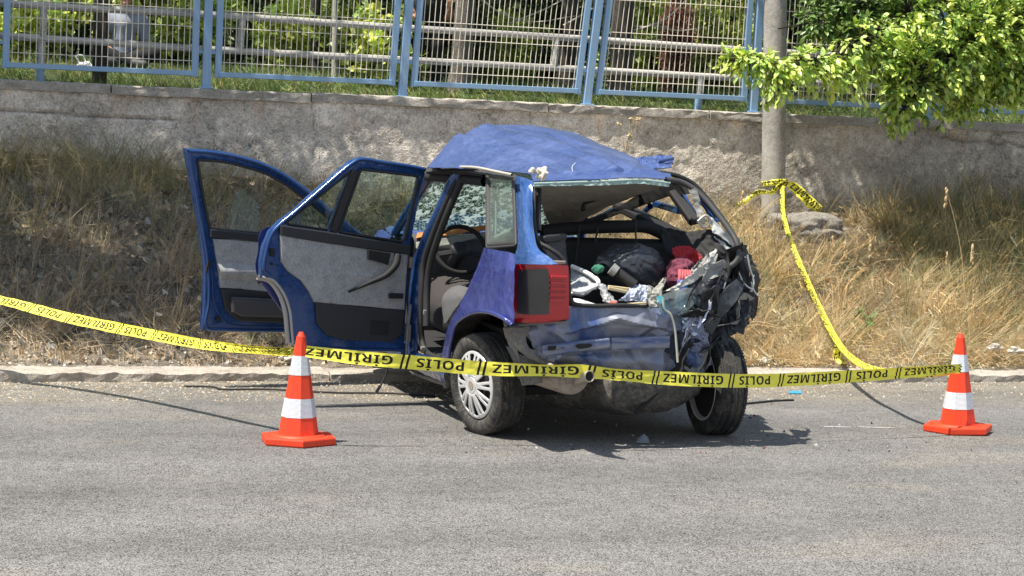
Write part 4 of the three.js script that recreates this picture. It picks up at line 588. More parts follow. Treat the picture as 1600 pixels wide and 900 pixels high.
// --- boot opening
part('boot_seal', [tube([[-.573,1.457,.2],[-.603,1.355,.28],[-.625,1.255,.37],[-.626,1.17,.44],[-.578,1.135,.5],[-.516,1.09,.53],[-.486,1.028,.54],[-.47,.94,.54],[-.459,.873,.54],[-.427,.834,.54],[-.306,.825,.54],[-.155,.83,.54],[.006,.825,.52]], 0.0125, 8, 100), tube([[-.532,1.433,.15],[-.564,1.318,.25],[-.59,1.212,.35]], 0.016, 8)], M.rubber);
part('boot_side_trim', [sheet([[[-.569,1.169,.34],[-.487,1.181,.3],[-.397,1.181,.24]], [[-.572,1.111,.4],[-.482,1.092,.34],[-.388,1.085,.26]], [[-.453,.947,.45],[-.412,.937,.36],[-.36,.926,.26]]], { nu: 20, nv: 20, amp: 0.004, freq: 9 }), bar([-.572,1.17,.35], [-.405,1.182,.26], 0.035, 0.05, 0.01)], M.plastic);
part('boot_floor', box(1.1, 0.03, 0.8, -0.1, 0.6, -0.05, 0.006), M.inner);
part('rear_seat', [box(1.26, 0.5, 0.14, 0.02, 0.86, -0.5, 0.05), box(1.26, 0.2, 0.55, 0.02, 0.47, -0.8, 0.07), tube([[-.292,1.145,-.45],[-.154,1.163,-.45],[.05,1.179,-.45],[.237,1.187,-.45],[.392,1.186,-.45],[.556,1.123,-.45]], 0.04, 10)], M.black, 'black rear seat back');
part('seat_side', sheet([[[-.66,.715,-1.106],[-.66,.765,-.892],[-.66,.777,-.653]], [[-.68,.634,-1.168],[-.7,.686,-.883],[-.68,.711,-.683]], [[-.68,.499,-1.089],[-.7,.543,-.944],[-.7,.642,-.794]]], { nu: 20, nv: 20, amp: 0.004, freq: 8 }), std([0.12, 0.12, 0.125], 0.9));
part('seat_belt', [tube([[-.068,1.193,-.4],[-.074,1.085,-.4],[-.086,.93,-.4],[-.092,.814,-.4]], 0.006, 4), tube([[.047,1.184,-.4],[.036,1.087,-.4]], 0.006, 4), tube([[.247,1.254,-.3],[.261,1.085,-.3]], 0.006, 4)], M.plastic);
// --- crushed right side
const rt = (px, r, mat, name, label) => part(name, tube(px, r, 8, px.length * 8), mat, label);
rt([[.206,1.514,.22],[.303,1.504,.2],[.376,1.471,.22],[.438,1.41,.27],[.495,1.322,.35],[.54,1.235,.43],[.557,1.175,.48],[.56,1.112,.5],[.535,1.068,.5],[.487,1.039,.48],[.426,1.018,.46],[.375,.971,.44]], 0.017, M.seal, 'boot_seal', 'grey boot seal hanging loose on the crushed side');
rt([[.223,1.547,.1],[.328,1.532,.1],[.427,1.488,.12],[.503,1.397,.18],[.562,1.289,.28],[.604,1.194,.36],[.621,1.132,.4]], 0.014, M.black, 'boot_seal');
rt([[.441,1.434,.15],[.513,1.355,.2],[.563,1.253,.3],[.589,1.179,.36]], 0.009, M.greyPlastic, 'trim_strip');
part('right_roof_rail', [sheet([[[.3,1.055,-2.052],[.4,1.108,-1.721],[.5,1.205,-1.4],[.55,1.355,-.988],[.58,1.455,-.655],[.6,1.468,-.464]], [[.32,1.04,-1.922],[.42,1.093,-1.65],[.52,1.18,-1.355],[.56,1.299,-.918],[.6,1.37,-.629],[.62,1.394,-.421]]], { nu: 60, nv: 6, amp: 0.008, freq: 7, thick: 0.03 }), bar([.58,1.245,-1.402], [.62,1.107,-.225], 0.11, 0.05, 0.015), bar([.6,1.398,-.573], [.64,1.232,-.308], 0.07, 0.05, 0.015), bar([.62,1.117,-.4], [.64,.905,-.034], 0.16, 0.08, 0.02)], M.black, 'black inner pillar braces on the right side');
part('right_door_frame', [tube([[.66,1.036,-2.349],[.66,1.136,-1.923],[.66,1.209,-1.669],[.66,1.267,-1.356]], 0.022, 8), tube([[.66,1.126,-1.335],[.66,1.209,-1.192],[.66,1.273,-1.071]], 0.022, 8), bar([.66,1.296,-.989], [.66,1.28,-.575], 0.05, 0.04, 0.01), bar([.68,1.393,-.678], [.68,1.268,-.442], 0.05, 0.05, 0.01)], M.paint, 'blue right door window frames');
part('right_rear_pillar', [sheet([[[.492,1.376,.1],[.532,1.377,.1]], [[.51,1.32,.14],[.559,1.321,.14]], [[.528,1.272,.18],[.576,1.28,.18]]], { nu: 8, nv: 16, amp: 0.008, freq: 10 }), bar([.447,1.442,.1], [.541,1.304,.2], 0.035, 0.03, 0.008)], M.paint, 'torn blue right rear pillar');
part('torn_trim', sheet([[[.348,1.461,.25],[.386,1.477,.25]], [[.372,1.379,.27],[.407,1.394,.27]], [[.383,1.305,.3],[.417,1.335,.3]]], { nu: 8, nv: 20, amp: 0.012, freq: 9 }), M.greyPlastic);
part('torn_trim', sheet([[[.443,1.325,.35],[.486,1.289,.35]], [[.442,1.272,.37],[.541,1.223,.37]], [[.435,1.234,.4],[.588,1.153,.4]]], { nu: 16, nv: 20, amp: 0.014, freq: 9, seed: 4 }), std([0.44, 0.46, 0.45], 0.7), 'pale torn plastic trim');
part('torn_trim', sheet([[[.457,1.211,.38],[.516,1.172,.38]], [[.49,1.173,.4],[.565,1.138,.4]], [[.532,1.132,.42],[.576,1.133,.42]]], { nu: 10, nv: 14, amp: 0.012, freq: 12, seed: 5 }), std([0.44, 0.47, 0.46], 0.6));
part('latch_plate', [tube([[.358,1.291,.36],[.403,1.325,.36],[.432,1.304,.36],[.419,1.267,.36],[.391,1.262,.36],[.358,1.291,.36]], 0.008, 8, 40), plate([[.374,1.291,.36],[.404,1.314,.36],[.425,1.3,.36],[.41,1.274,.36]], 0.01, [], 0.003).translate(0, 0, 0.33)], std([0.42, 0.41, 0.38], 0.5, { metalness: 0.3 }));
part('inner_trim', sheet([[[.318,1.228,-.1],[.441,1.201,0],[.567,1.221,.1],[.658,1.147,.25]], [[.325,1.094,0],[.446,1.068,.1],[.564,1.081,.2],[.665,1.063,.3]], [[.415,.918,.1],[.495,.893,.2],[.595,.881,.25],[.737,.883,.25]]], { nu: 40, nv: 30, amp: 0.02, freq: 6, seed: 6 }), M.black);
part('crushed_corner', sheet([
  [[.297,.917,.3],[.35,1.01,.4],[.455,1.062,.46],[.6,1.084,.4]],
  [[.293,.834,.34],[.354,.915,.46],[.474,.965,.5],[.685,.964,.34]],
  [[.315,.726,.36],[.376,.806,.46],[.491,.853,.48],[.745,.84,.3]],
  [[.352,.638,.36],[.399,.696,.46],[.516,.746,.44],[.756,.723,.26]],
  [[.419,.51,.3],[.454,.549,.36],[.535,.653,.36],[.746,.664,.22]]], { nu: 30, nv: 30, linear: true, amp: 0.034, freq: 5, seed: 15, fold: 0.6, edge: 0.03, sharp: 0.1 }), M.navy, 'crushed dark right rear corner');
part('crushed_corner', sheet([[[.269,.785,.42],[.352,.76,.45],[.431,.716,.44]], [[.284,.679,.42],[.336,.672,.5],[.419,.63,.46]], [[.3,.555,.4],[.353,.55,.46],[.462,.523,.38]], [[.286,.435,.34],[.338,.459,.4],[.452,.457,.34]]], { nu: 20, nv: 24, amp: 0.035, freq: 6, seed: 25, fold: 0.6, edge: 0.02, sharp: 0.2 }), M.paintDirty, 'crumpled blue metal by the right wheel');
part('bent_bar', [sheet([[[.553,.98,.5],[.607,.945,.5]], [[.47,.927,.55],[.537,.862,.55]], [[.418,.824,.54],[.476,.781,.54]], [[.372,.716,.5],[.423,.658,.5]]], { nu: 12, nv: 36, amp: 0.014, freq: 6, seed: 3, thick: 0.02 })], M.greyNavy = phys([0.045, 0.052, 0.06], 0.55));
part('torn_trim', sheet([[[.559,.846,.42],[.735,.863,.3]], [[.547,.78,.42],[.745,.781,.3]], [[.545,.718,.4],[.746,.725,.28]]], { nu: 20, nv: 20, amp: 0.016, freq: 5, seed: 31, edge: 0.008 }), std([0.14, 0.125, 0.15], 0.6), 'dull purple grey torn bumper piece');
part('outer_quarter', sheet([[[.693,1.158,.2],[.797,1.104,.1],[.929,1.048,-.1]], [[.72,1.07,.25],[.822,1.004,.15],[.922,.951,0]], [[.743,.977,.25],[.838,.891,.15],[.931,.82,-0]], [[.772,.783,.2],[.855,.74,.1],[.947,.668,-.1]]], { nu: 14, nv: 26, sharp: 0.2, amp: 0.03, freq: 5, seed: 33, fold: 0.4, edge: 0.015 }), M.navy);
part('torn_fabric', sheet([[[.386,1.109,.5],[.44,1.151,.48]], [[.318,1.045,.52],[.404,1.08,.5]], [[.202,.965,.53],[.315,.98,.52]], [[.093,.907,.54],[.147,.915,.54]]], { nu: 16, nv: 40, amp: 0.016, freq: 9, seed: 41, edge: 0.012 }), std([0.42, 0.42, 0.39], 0.95), 'long torn strip of pale lining');
part('torn_fabric', sheet([[[.315,1.043,.44],[.383,1.093,.42],[.478,1.114,.4]], [[.294,.999,.44],[.362,1.031,.46],[.443,1.061,.45]]], { nu: 24, nv: 12, amp: 0.02, freq: 11, seed: 44, edge: 0.01 }), M.greyPlastic);
part('torn_fabric', sheet([[[.007,.94,.52],[.039,.926,.52]], [[.003,.878,.54],[.056,.885,.54]], [[.01,.822,.55],[.048,.822,.55]]], { nu: 12, nv: 24, amp: 0.014, freq: 14, seed: 45, edge: 0.01 }), std([0.4, 0.39, 0.34], 0.95));
part('torn_fabric', sheet([[[.105,.982,.5],[.129,.982,.5]], [[.061,.933,.52],[.1,.927,.52]], [[.048,.892,.54],[.072,.878,.54]]], { nu: 10, nv: 20, amp: 0.01, freq: 14, seed: 47, edge: 0.008 }), std([0.36, 0.36, 0.31], 0.95));
const WIRE = std([0.62, 0.63, 0.58], 0.6);
part('loose_cord', tube([[.087,.874,.56],[.098,.817,.56],[.139,.781,.56],[.167,.709,.56],[.185,.608,.56],[.198,.514,.56]], 0.0065, 6, 50), std([0.55, 0.54, 0.45], 0.9), 'pale cord hanging from the boot edge');
for (const p of [[[.583,1.109,.4],[.634,1.058,.4],[.68,.985,.4],[.713,.912,.4],[.744,.875,.4]], [[.566,1.096,.42],[.613,.994,.42],[.657,.936,.42],[.699,.914,.42]], [[.653,1.112,.42],[.675,1.032,.42],[.704,.958,.42],[.692,.899,.42]]]) part('loose_wire', tube(p, 0.005, 6, 40), WIRE);
each('bright_scrap', [sheet([[[.583,.99,.45],[.608,.975,.45]], [[.609,.968,.45],[.63,.957,.45]]], { nu: 6, nv: 6, amp: 0.01, freq: 14 }), sheet([[[.67,1.1,.3],[.696,1.086,.3]], [[.704,1.086,.3],[.722,1.056,.3]]], { nu: 6, nv: 6, amp: 0.012, freq: 14 })], std([0.55, 0.56, 0.54], 0.6), car);
{
  const r = rng(611), mats = [M.navy, M.black, M.black, M.navy, M.navy, M.greyNavy, M.plastic, M.greyPlastic];
  for (const [x, y, z] of [[.423,1.022,.5],[.486,1.043,.48],[.559,1.061,.44],[.604,1.016,.42],[.634,.948,.4],[.656,.872,.38],[.646,.783,.38],[.606,.743,.42],[.534,.704,.46],[.484,.628,.44],[.423,.591,.44],[.381,.514,.42],[.308,.532,.44],[.223,.599,.5],[.393,.857,.52],[.344,.777,.52],[.681,1.023,.34]]) {
    const L = 0.07 + 0.1 * r(), W = 0.02 + 0.03 * r(), g = sheet([[[-L, -W, 0], [-L * 0.2, -W * (0.6 + r()), 0.02], [L, -W * 0.4, 0]], [[-L * 0.8, W * 0.3, 0.015], [0, W * 0.2, -0.015], [L * 0.9, W * 0.3, 0.02]], [[-L * 0.9, W, 0], [0, W * (0.6 + r()), 0.01], [L * 0.5, W * 1.3, 0]]], { nu: 7, nv: 5, amp: 0.012, freq: 9, seed: r() * 50, thick: 0.004, sharp: 0.2, edge: 0.01 });
    const m = part('torn_piece', g, mats[Math.floor(r() * 8)]); m.position.set(x, y, z); m.rotation.set((r() - 0.5) * 1.2, (r() - 0.5) * 1.2, 0.8 + (r() - 0.5) * 1.6);
  }
}
{
  const r = rng(633), mats = [M.primer, M.greyNavy, M.greyPlastic, M.paintDirty, M.black, std([0.34, 0.35, 0.34], 0.55, { metalness: 0.3 })];
  for (const [a, b] of [[[.565,1.078,.46],[.452,.923,.52]], [[.455,1.023,.5],[.376,.86,.54]], [[.639,.972,.42],[.525,.798,.5]], [[.514,.965,.5],[.399,.751,.54]], [[.716,.84,.36],[.524,.839,.48]], [[.707,.743,.36],[.461,.707,.48]], [[.376,.86,.54],[.301,.692,.54]], [[.331,.965,.52],[.239,.815,.54]], [[.77,.973,.28],[.712,.808,.34]], [[.505,.667,.46],[.376,.553,.48]], [[.306,.748,.52],[.221,.605,.54]], [[.572,1.093,.46],[.75,1.005,.3]], [[.287,.57,.5],[.26,.422,.44]], [[.635,.913,.42],[.597,.739,.44]]]) {
    const m = [0, 1, 2].map((k) => lerp(a[k], b[k], 0.35 + 0.3 * r()) + (r() - 0.5) * 0.05), w = 0.006 + 0.014 * r(), o = [w * (r() - 0.2), w, 0.01];
    part('torn_strip', sheet([a, m, b].map((p, i) => [p, [p[0] + o[0] * 2, p[1] + o[1] * (i === 1 ? 2.4 : 1), p[2] + o[2] * i]]), { nu: 3, nv: 9, amp: 0.006, freq: 14, seed: r() * 40, thick: 0.003, sharp: 0.2, linear: true, edge: 0.004 }), mats[Math.floor(r() * 6)]);
  }
}
// --- cabin
part('floor_pan', box(1.34, 0.05, 2.6, 0, 0.26, -1.3, 0.01), M.inner);
part('bulkhead', box(1.36, 0.7, 0.05, 0, 0.6, -2.35, 0.01), M.inner);
part('right_side_panel', [tess(plate([[-0.35, 0.3], [-0.4, 0.9], [-2.4, 0.93], [-2.5, 0.3]].map(([z, y]) => [z, y]), 0.05, [], 0.01), 0.1).applyMatrix4(new THREE.Matrix4().makeBasis(V(0, 0, 1), V(0, 1, 0), V(-1, 0, 0)).setPosition(0.8, 0, 0))], M.paintSide);
part('dashboard', [sheet([[[-0.66, 0.92, -2.32], [0, 0.94, -2.34], [0.62, 0.92, -2.32]], [[-0.66, 0.97, -2.1], [0, 0.98, -2.1], [0.62, 0.97, -2.1]], [[-0.66, 0.93, -1.93], [0, 0.9, -1.92], [0.62, 0.93, -1.93]], [[-0.66, 0.66, -1.98], [0, 0.6, -2.0], [0.62, 0.66, -1.98]]], { nu: 30, nv: 24 })], std([0.075, 0.078, 0.08], 0.7));
part('dash_cloth', sheet([[[-.623,.987,-2],[-.454,1.008,-2],[-.276,1.029,-2],[-.105,1.059,-2]], [[-.65,.959,-1.93],[-.474,.98,-1.93],[-.296,1.005,-1.93],[-.125,1.026,-1.93]]], { nu: 30, nv: 6, amp: 0.008, freq: 14 }), std([0.5, 0.19, 0.05], 0.8), 'orange cloth on the dashboard');
part('dash_tray', sheet([[[-.657,.936,-1.9],[-.437,.97,-1.9],[-.135,1.02,-1.9]], [[-.661,.895,-1.88],[-.485,.916,-1.88],[-.14,1,-1.88]]], { nu: 20, nv: 8, amp: 0.006, freq: 12 }), std([0.32, 0.34, 0.3], 0.6));
{
  const s = group('steering_wheel'); s.position.set(...[-.41,.91,-1.7]); s.rotation.order = 'YXZ'; s.rotation.set(-0.5, -0.12, 0);
  mesh('rim', new THREE.TorusGeometry(0.165, 0.0155, 12, 56), M.black, s);
  mesh('hub', [dent(new THREE.SphereGeometry(0.068, 20, 14).scale(1, 0.85, 0.45), 0.004, 10), bar([0.05, -0.02, 0], [0.158, -0.04, 0], 0.034, 0.018), bar([-0.05, -0.02, 0], [-0.158, -0.04, 0], 0.034, 0.018), rod([0, 0, -0.02], [0, 0.02, -0.3], 0.035, 0.045, 12)], M.plastic, s);
}
part('windscreen', sheet([[[-0.55, 1.4, -1.86], [0, 1.43, -1.92], [0.52, 1.36, -1.88]], [[-0.61, 1.19, -2.1], [0, 1.2, -2.16], [0.58, 1.16, -2.12]], [[-0.66, 0.97, -2.32], [0, 0.98, -2.4], [0.64, 0.96, -2.34]]], { nu: 40, nv: 30, amp: 0.012, freq: 6, seed: 2 }), (() => {
  const r = rng(77), pts = Array.from({ length: 700 }, () => [r(), r(), r()]), n = 512, d = new Float32Array(n * n), id = new Float32Array(n * n);
  for (let y = 0; y < n; y++) for (let x = 0; x < n; x++) { let a = 9, b = 9, q0 = 0; for (const p of pts) { let dx = Math.abs(p[0] - x / n), dy = Math.abs(p[1] - y / n); dx = Math.min(dx, 1 - dx); dy = Math.min(dy, 1 - dy); const q = dx * dx + dy * dy; if (q < a) { b = a; a = q; q0 = p[2]; } else if (q < b) b = q; } d[y * n + x] = Math.sqrt(b) - Math.sqrt(a); id[y * n + x] = q0; }
  const white = (i) => (id[i] > 0.86 - 0.3 * clamp(rustF[i] + 0.2) ? 0.9 : 0), t = (i) => Math.max(clamp((0.005 - d[i]) * 300) * 0.9, white(i));
  return phys(0xffffff, 1, { transmission: 1, thickness: 0, roughnessMap: tex(n, (i) => 0.06 + 0.9 * t(i), { rep: 2 }), map: tex(n, (i) => { const k = t(i); return [lerp(0.34, 0.9, k), lerp(0.46, 0.97, k), lerp(0.44, 0.95, k)]; }, { srgb: true, rep: 2 }), transmissionMap: tex(n, (i) => 1 - t(i) * 0.5, { rep: 2 }) });
})(), 'shattered windscreen');
each('windscreen_pillar', [rod([-0.68, 0.95, -2.36], [-0.57, 1.42, -1.88], 0.03), rod([0.68, 0.95, -2.36], [0.55, 1.35, -1.9], 0.03)], M.paint, car);
part('front_seat', [box(0.5, 0.16, 0.5, -0.37, 0.48, -1.5, 0.06), box(0.48, 0.14, 0.55, -0.37, 0.55, -1.05, 0.06, [-0.12, 0, 0])], M.black, 'driver seat folded flat');
part('front_seat', [box(0.48, 0.16, 0.5, 0.36, 0.48, -1.5, 0.06), box(0.46, 0.14, 0.55, 0.36, 0.55, -1.05, 0.06, [-0.12, 0, 0])], M.black);
part('seat_cover', sheet([[[-.55,.683,-1.958],[-.45,.718,-1.817],[-.35,.706,-1.634]], [[-.58,.582,-1.867],[-.56,.608,-1.516],[-.5,.69,-1.326]], [[-.6,.427,-1.803],[-.6,.451,-1.622],[-.58,.56,-1.499]]], { nu: 20, nv: 20, amp: 0.008, freq: 6 }), std([0.045, 0.04, 0.038], 0.9));
// --- front end
part('bonnet', sheet([[[-0.68, 0.93, -2.4], [0, 0.98, -2.44], [0.68, 0.93, -2.4]], [[-0.66, 0.95, -2.75], [0, 1.06, -2.75], [0.66, 0.95, -2.75]], [[-0.62, 0.8, -3.1], [0, 0.85, -3.12], [0.62, 0.8, -3.1]]], { nu: 40, nv: 30, amp: 0.03, freq: 3, seed: 9, fold: 0.5 }), M.paintRoof);
part('front_wing', sheet([[[-0.69, 0.93, -2.4], [-0.68, 0.94, -2.75], [-0.63, 0.8, -3.1]], [[-0.8, 0.8, -2.4], [-0.79, 0.78, -2.75], [-0.7, 0.68, -3.1]], [[-0.79, 0.62, -2.2], [-0.79, 0.63, -2.6], [-0.7, 0.5, -3.05]]], { nu: 30, nv: 20, amp: 0.02, freq: 4 }), M.paintSide);
part('front_wing', sheet([[[0.69, 0.93, -2.4], [0.68, 0.94, -2.75], [0.63, 0.8, -3.1]], [[0.8, 0.8, -2.4], [0.79, 0.78, -2.75], [0.7, 0.68, -3.1]], [[0.79, 0.62, -2.2], [0.79, 0.63, -2.6], [0.7, 0.5, -3.05]]], { nu: 30, nv: 20, amp: 0.02, freq: 4 }), M.paintSide);
part('front_bumper', dent(tess(box(1.36, 0.4, 0.16, 0, 0.5, -3.05, 0.05).toNonIndexed(), 0.12), 0.03, 4), M.greyPlastic);
// ---------- things lying in the open boot ----------
function cargo(name, label, category, base) { car.updateMatrixWorld(true); const g = thing(name, label, category, car.localToWorld(V(...base)).toArray()); g.rotation.copy(car.rotation); return g; }
const blob = (r, sx, sy, sz, amp, freq, seed, det = 24) => dent(new THREE.IcosahedronGeometry(r, det).scale(sx, sy, sz), amp, freq, seed);
{
  const b = [.069,.995,.1];
  const g = cargo('rubbish_bag', 'full dark grey rubbish bag with wrinkled plastic lying in the open boot', 'rubbish bag', b);
  const k = blob(0.21, 1, 0.66, 0.72, 0.012, 6, 2, 40); mapPos(k, (v) => { v.y += 0.003 * (1 - 2 * Math.abs(n3(v.x * 14, v.y * 22, v.z * 14))); v.z += 0.006 * (1 - 2 * Math.abs(n3(v.x * 8 + v.y * 12, v.y * 6, 3))); });
  mesh('sack', k, phys([0.03, 0.034, 0.042], 0.36, { clearcoat: 0.2 }), g);
  mesh('tied_neck', taper([[-0.17, 0.0, 0.1], [-0.21, 0.015, 0.14], [-0.24, 0.0, 0.18]], 0.03, 0.045, 10, 12), phys([0.022, 0.024, 0.03], 0.35), g);
}
tag(mesh('backpack', [blob(0.1, 0.85, 1.1, 0.8, 0.02, 12, 5).translate(0, 0, 0)], std([0.22, 0.05, 0.085], 0.85, { bumpMap: concBump, bumpScale: 0.004 })), 'dull crimson cloth bundle right of the rubbish bag', 'bundle').position.copy(car.localToWorld(V(...[.337,.965,.2])));
tag(mesh('red_cloth', [sheet([[[.322,1.111,.1],[.386,1.127,.1],[.485,1.106,.1]], [[.316,1.07,.14],[.395,1.086,.14],[.494,1.058,.14]], [[.342,1.028,.16],[.423,1.029,.16],[.488,1.015,.16]]].map((r) => r.map((p) => p)), { nu: 24, nv: 20, amp: 0.02, freq: 14, seed: 8 })], std([0.42, 0.02, 0.03], 0.75)), 'bright red cloth crumpled behind the crimson bundle', 'cloth');
scene.children[scene.children.length - 1].applyMatrix4(car.matrixWorld);
{
  const g = tag(mesh('pink_cloth', [0, 1, 2, 3, 4].map((i) => taper([[(i - 2) * 0.014, 0.012 - i * 0.004, 0], [(i - 2) * 0.017 - 0.012, -0.03, 0.025], [(i - 2) * 0.014 - 0.03, -0.07 + i * 0.006, 0.02]], 0.013, 0.008, 8, 12)), std([0.62, 0.13, 0.15], 0.8)), 'salmon pink cloth folded in thin pleats on the crimson bundle', 'cloth');
  g.position.copy(car.localToWorld(V(...[.306,1.003,.34]))); g.rotation.set(0, 0, 0.2);
  const wb = cargo('water_bottle', 'large crumpled clear plastic bottle with a blue cap lying on the boot edge', 'bottle', [.233,.846,.44]);
  const prof = [[0.001, -0.15], [0.06, -0.15], [0.068, -0.14], [0.069, -0.02], [0.06, 0.06], [0.03, 0.11], [0.018, 0.125], [0.018, 0.15]].map((p) => new THREE.Vector2(...p));
  const bt = dent(new THREE.LatheGeometry(prof, 40), 0.016, 16, 3);
  const tilt = new THREE.Matrix4().makeRotationFromEuler(new THREE.Euler(0.35, 0.2, -1.28));
  mesh('bottle_body', bt.applyMatrix4(tilt), phys([0.8, 0.9, 0.92], 0.06, { transmission: 0.92, thickness: 0, ior: 1.45 }), wb);
  mesh('cap', new THREE.CylinderGeometry(0.027, 0.027, 0.035, 24).translate(0, 0.155, 0).applyMatrix4(tilt), std([0.12, 0.26, 0.7], 0.4), wb);
  mesh('base_label', new THREE.CylinderGeometry(0.07, 0.066, 0.04, 28, 1, true).translate(0, -0.12, 0).applyMatrix4(tilt), phys([0.1, 0.5, 0.6], 0.15, { transmission: 0.6, thickness: 0 }), wb);
  const w2 = cargo('water_bottle', 'upright clear bottle with a bright blue cap behind the crumpled bottle', 'bottle', [.29,.866,.36]);
  mesh('bottle_body', new THREE.LatheGeometry([[0.001, -0.1], [0.04, -0.1], [0.042, -0.02], [0.035, 0.02], [0.02, 0.04]].map((p) => new THREE.Vector2(...p)), 24), phys([0.75, 0.88, 0.95], 0.06, { transmission: 0.9, thickness: 0 }), w2);
  mesh('cap', new THREE.CylinderGeometry(0.034, 0.034, 0.05, 24).rotateX(0.35).translate(0, 0.07, 0), std([0.1, 0.27, 0.75], 0.4), w2);
  const ws = cargo('foam_sheet', 'curved white foam sheet with a bright edge beside the tail lamp', 'foam sheet', [0, 0, 0]);
  mesh('sheet', sheet([[[-.297,.99,.1],[-.245,.974,.15],[-.187,.942,.25]], [[-.33,.92,.2],[-.278,.91,.3],[-.205,.921,.32]], [[-.39,.875,.38],[-.324,.871,.4],[-.273,.901,.4]]], { nu: 24, nv: 24, amp: 0.01, freq: 8, thick: 0.012 }), std([0.34, 0.36, 0.38], 0.85), ws);
  mesh('edge', [tube([[-.308,1.001,.14],[-.276,.988,.18],[-.243,.97,.25],[-.222,.947,.33],[-.236,.924,.38],[-.296,.906,.42],[-.356,.89,.44],[-.409,.893,.44]], 0.013, 8, 60), sheet([[[-.403,.855,.45],[-.349,.845,.45],[-.241,.821,.45]], [[-.402,.836,.47],[-.348,.823,.47],[-.248,.795,.47]]], { nu: 20, nv: 6, amp: 0.008, freq: 10 })], std([0.78, 0.78, 0.76], 0.8), ws);
  const lt = cargo('clear_plastic_sheet', 'crinkled transparent plastic with a reddish tip beside the white foam', 'plastic sheet', [0, 0, 0]);
  mesh('film', sheet([[[-.245,.944,.4],[-.205,.923,.4],[-.181,.902,.4]], [[-.242,.892,.44],[-.195,.87,.44],[-.147,.842,.44]], [[-.232,.846,.48],[-.193,.832,.48],[-.146,.811,.48]]], { nu: 20, nv: 20, amp: 0.016, freq: 16, seed: 3 }), phys([0.7, 0.7, 0.7], 0.2, { transmission: 0.5, thickness: 0 }), lt);
  mesh('tip', blob(0.025, 1, 0.7, 0.7, 0.008, 20, 2, 8).translate(...[-.185,.835,.5]), std([0.5, 0.14, 0.1], 0.6), lt);
  for (const [a, b, l] of [[[-.189,.911,.42],[.021,.87,.42], 'long thin pale wooden stick lying across the boot'], [[-.182,.916,.4],[-.05,.903,.4], 'short thin pale wooden stick beside the long stick'], [[-.189,.825,.53],[.001,.841,.53], 'flat pale wooden strip along the boot edge']]) { const k = tag(mesh('wooden_stick', bar(a, b, 0.018, 0.014, 0.004), std([0.6, 0.5, 0.3], 0.8)), l, 'stick'); k.applyMatrix4(car.matrixWorld); }
  const cl = tag(mesh('striped_cloth', sheet([[[-.051,.918,.4],[.002,.933,.4],[.066,.905,.4]], [[-.084,.887,.45],[-.008,.895,.45],[.055,.874,.45]], [[-.148,.847,.48],[-.056,.848,.48],[.038,.835,.48]]], { nu: 30, nv: 24, amp: 0.022, freq: 16, seed: 12 }), std([0.42, 0.46, 0.56], 0.9)), 'pale blue crumpled cloth among the sticks in the boot', 'cloth'); cl.applyMatrix4(car.matrixWorld);
  const tl = cargo('torch', 'black tube shaped torch with a silver head before the rubbish bag', 'torch', [0, 0, 0]);
  mesh('barrel', rod([-.117,.997,.34], [-.02,.925,.4], 0.03, 0.03, 16), M.black, tl); mesh('head', rod([-.145,1.014,.34], [-.117,.994,.35], 0.036, 0.034, 16), std([0.4, 0.4, 0.38], 0.4, { metalness: 0.4 }), tl);
  const gc = tag(mesh('green_bundle', [blob(0.03, 1.1, 0.8, 1, 0.012, 20, 4, 8)], std([0.03, 0.16, 0.1], 0.8)), 'small dark green crumpled bundle left of the rubbish bag', 'bundle'); gc.position.copy(car.localToWorld(V(...[-.21,1.005,.3])));
}

// ---------- vegetation ----------
function leafGeo(L, W, fold = 0.25, curl = 0.2) {   // pointed leaf folded along its midrib, base at the origin, pointing +y
  const prof = [[0, 0.05], [0.25, 0.8], [0.55, 1], [0.82, 0.55], [1, 0]], pos = [], idx = [];
  prof.forEach(([t, w]) => { const z = -curl * L * t * t; pos.push(-w * W / 2, t * L, z + fold * w * W / 2, 0, t * L, z, w * W / 2, t * L, z + fold * w * W / 2); });
  for (let i = 0; i < 4; i++) { const a = i * 3; idx.push(a, a + 1, a + 4, a, a + 4, a + 3, a + 1, a + 2, a + 5, a + 1, a + 5, a + 4); }
  const g = new THREE.BufferGeometry(); g.setAttribute('position', new THREE.Float32BufferAttribute(pos, 3)); g.setIndex(idx); g.computeVertexNormals(); return g;
}
function sprigGeo(seed, n, L, W, spread) {           // a tuft of small leaves for crowns and shrubs
  const r = rng(seed), list = [];
  for (let i = 0; i < n; i++) { const g = new THREE.BufferGeometry(), w = W * (0.7 + 0.6 * r()), l = L * (0.7 + 0.6 * r()); g.setAttribute('position', new THREE.Float32BufferAttribute([0, 0, 0, -w / 2, l * 0.5, 0.1 * l, 0, l, 0, w / 2, l * 0.5, 0.1 * l], 3)); g.setIndex([0, 1, 2, 0, 2, 3]); g.computeVertexNormals(); g.applyMatrix4(new THREE.Matrix4().compose(V((r() - 0.5) * spread, (r() - 0.5) * spread, (r() - 0.5) * spread), Q(r() * 6.3, r() * 2.6 - 0.6, r() * 6.3), V(1, 1, 1))); list.push(g.toNonIndexed()); }
  return merge(list);
}
const leafMat = (c, t = 0.35, r = 0.55) => phys(c, r, { transmission: t, thickness: 0, side: THREE.DoubleSide, specularIntensity: 0.9 });
M.leaf = leafMat([1, 1, 1], 0.35, 0.4); M.leafDull = leafMat([1, 1, 1], 0.25, 0.7);
M.bark = std(0xffffff, 0.95, { map: paintTex([0.17, 0.145, 0.12], [0.33, 0.3, 0.26], 1, -0.4, 0.7), bumpMap: concBump, bumpScale: 0.02 });
M.barkDark = std(0xffffff, 0.95, { map: paintTex([0.06, 0.05, 0.04], [0.14, 0.12, 0.1], 1, -0.4, 0.7), bumpMap: concBump, bumpScale: 0.02 });
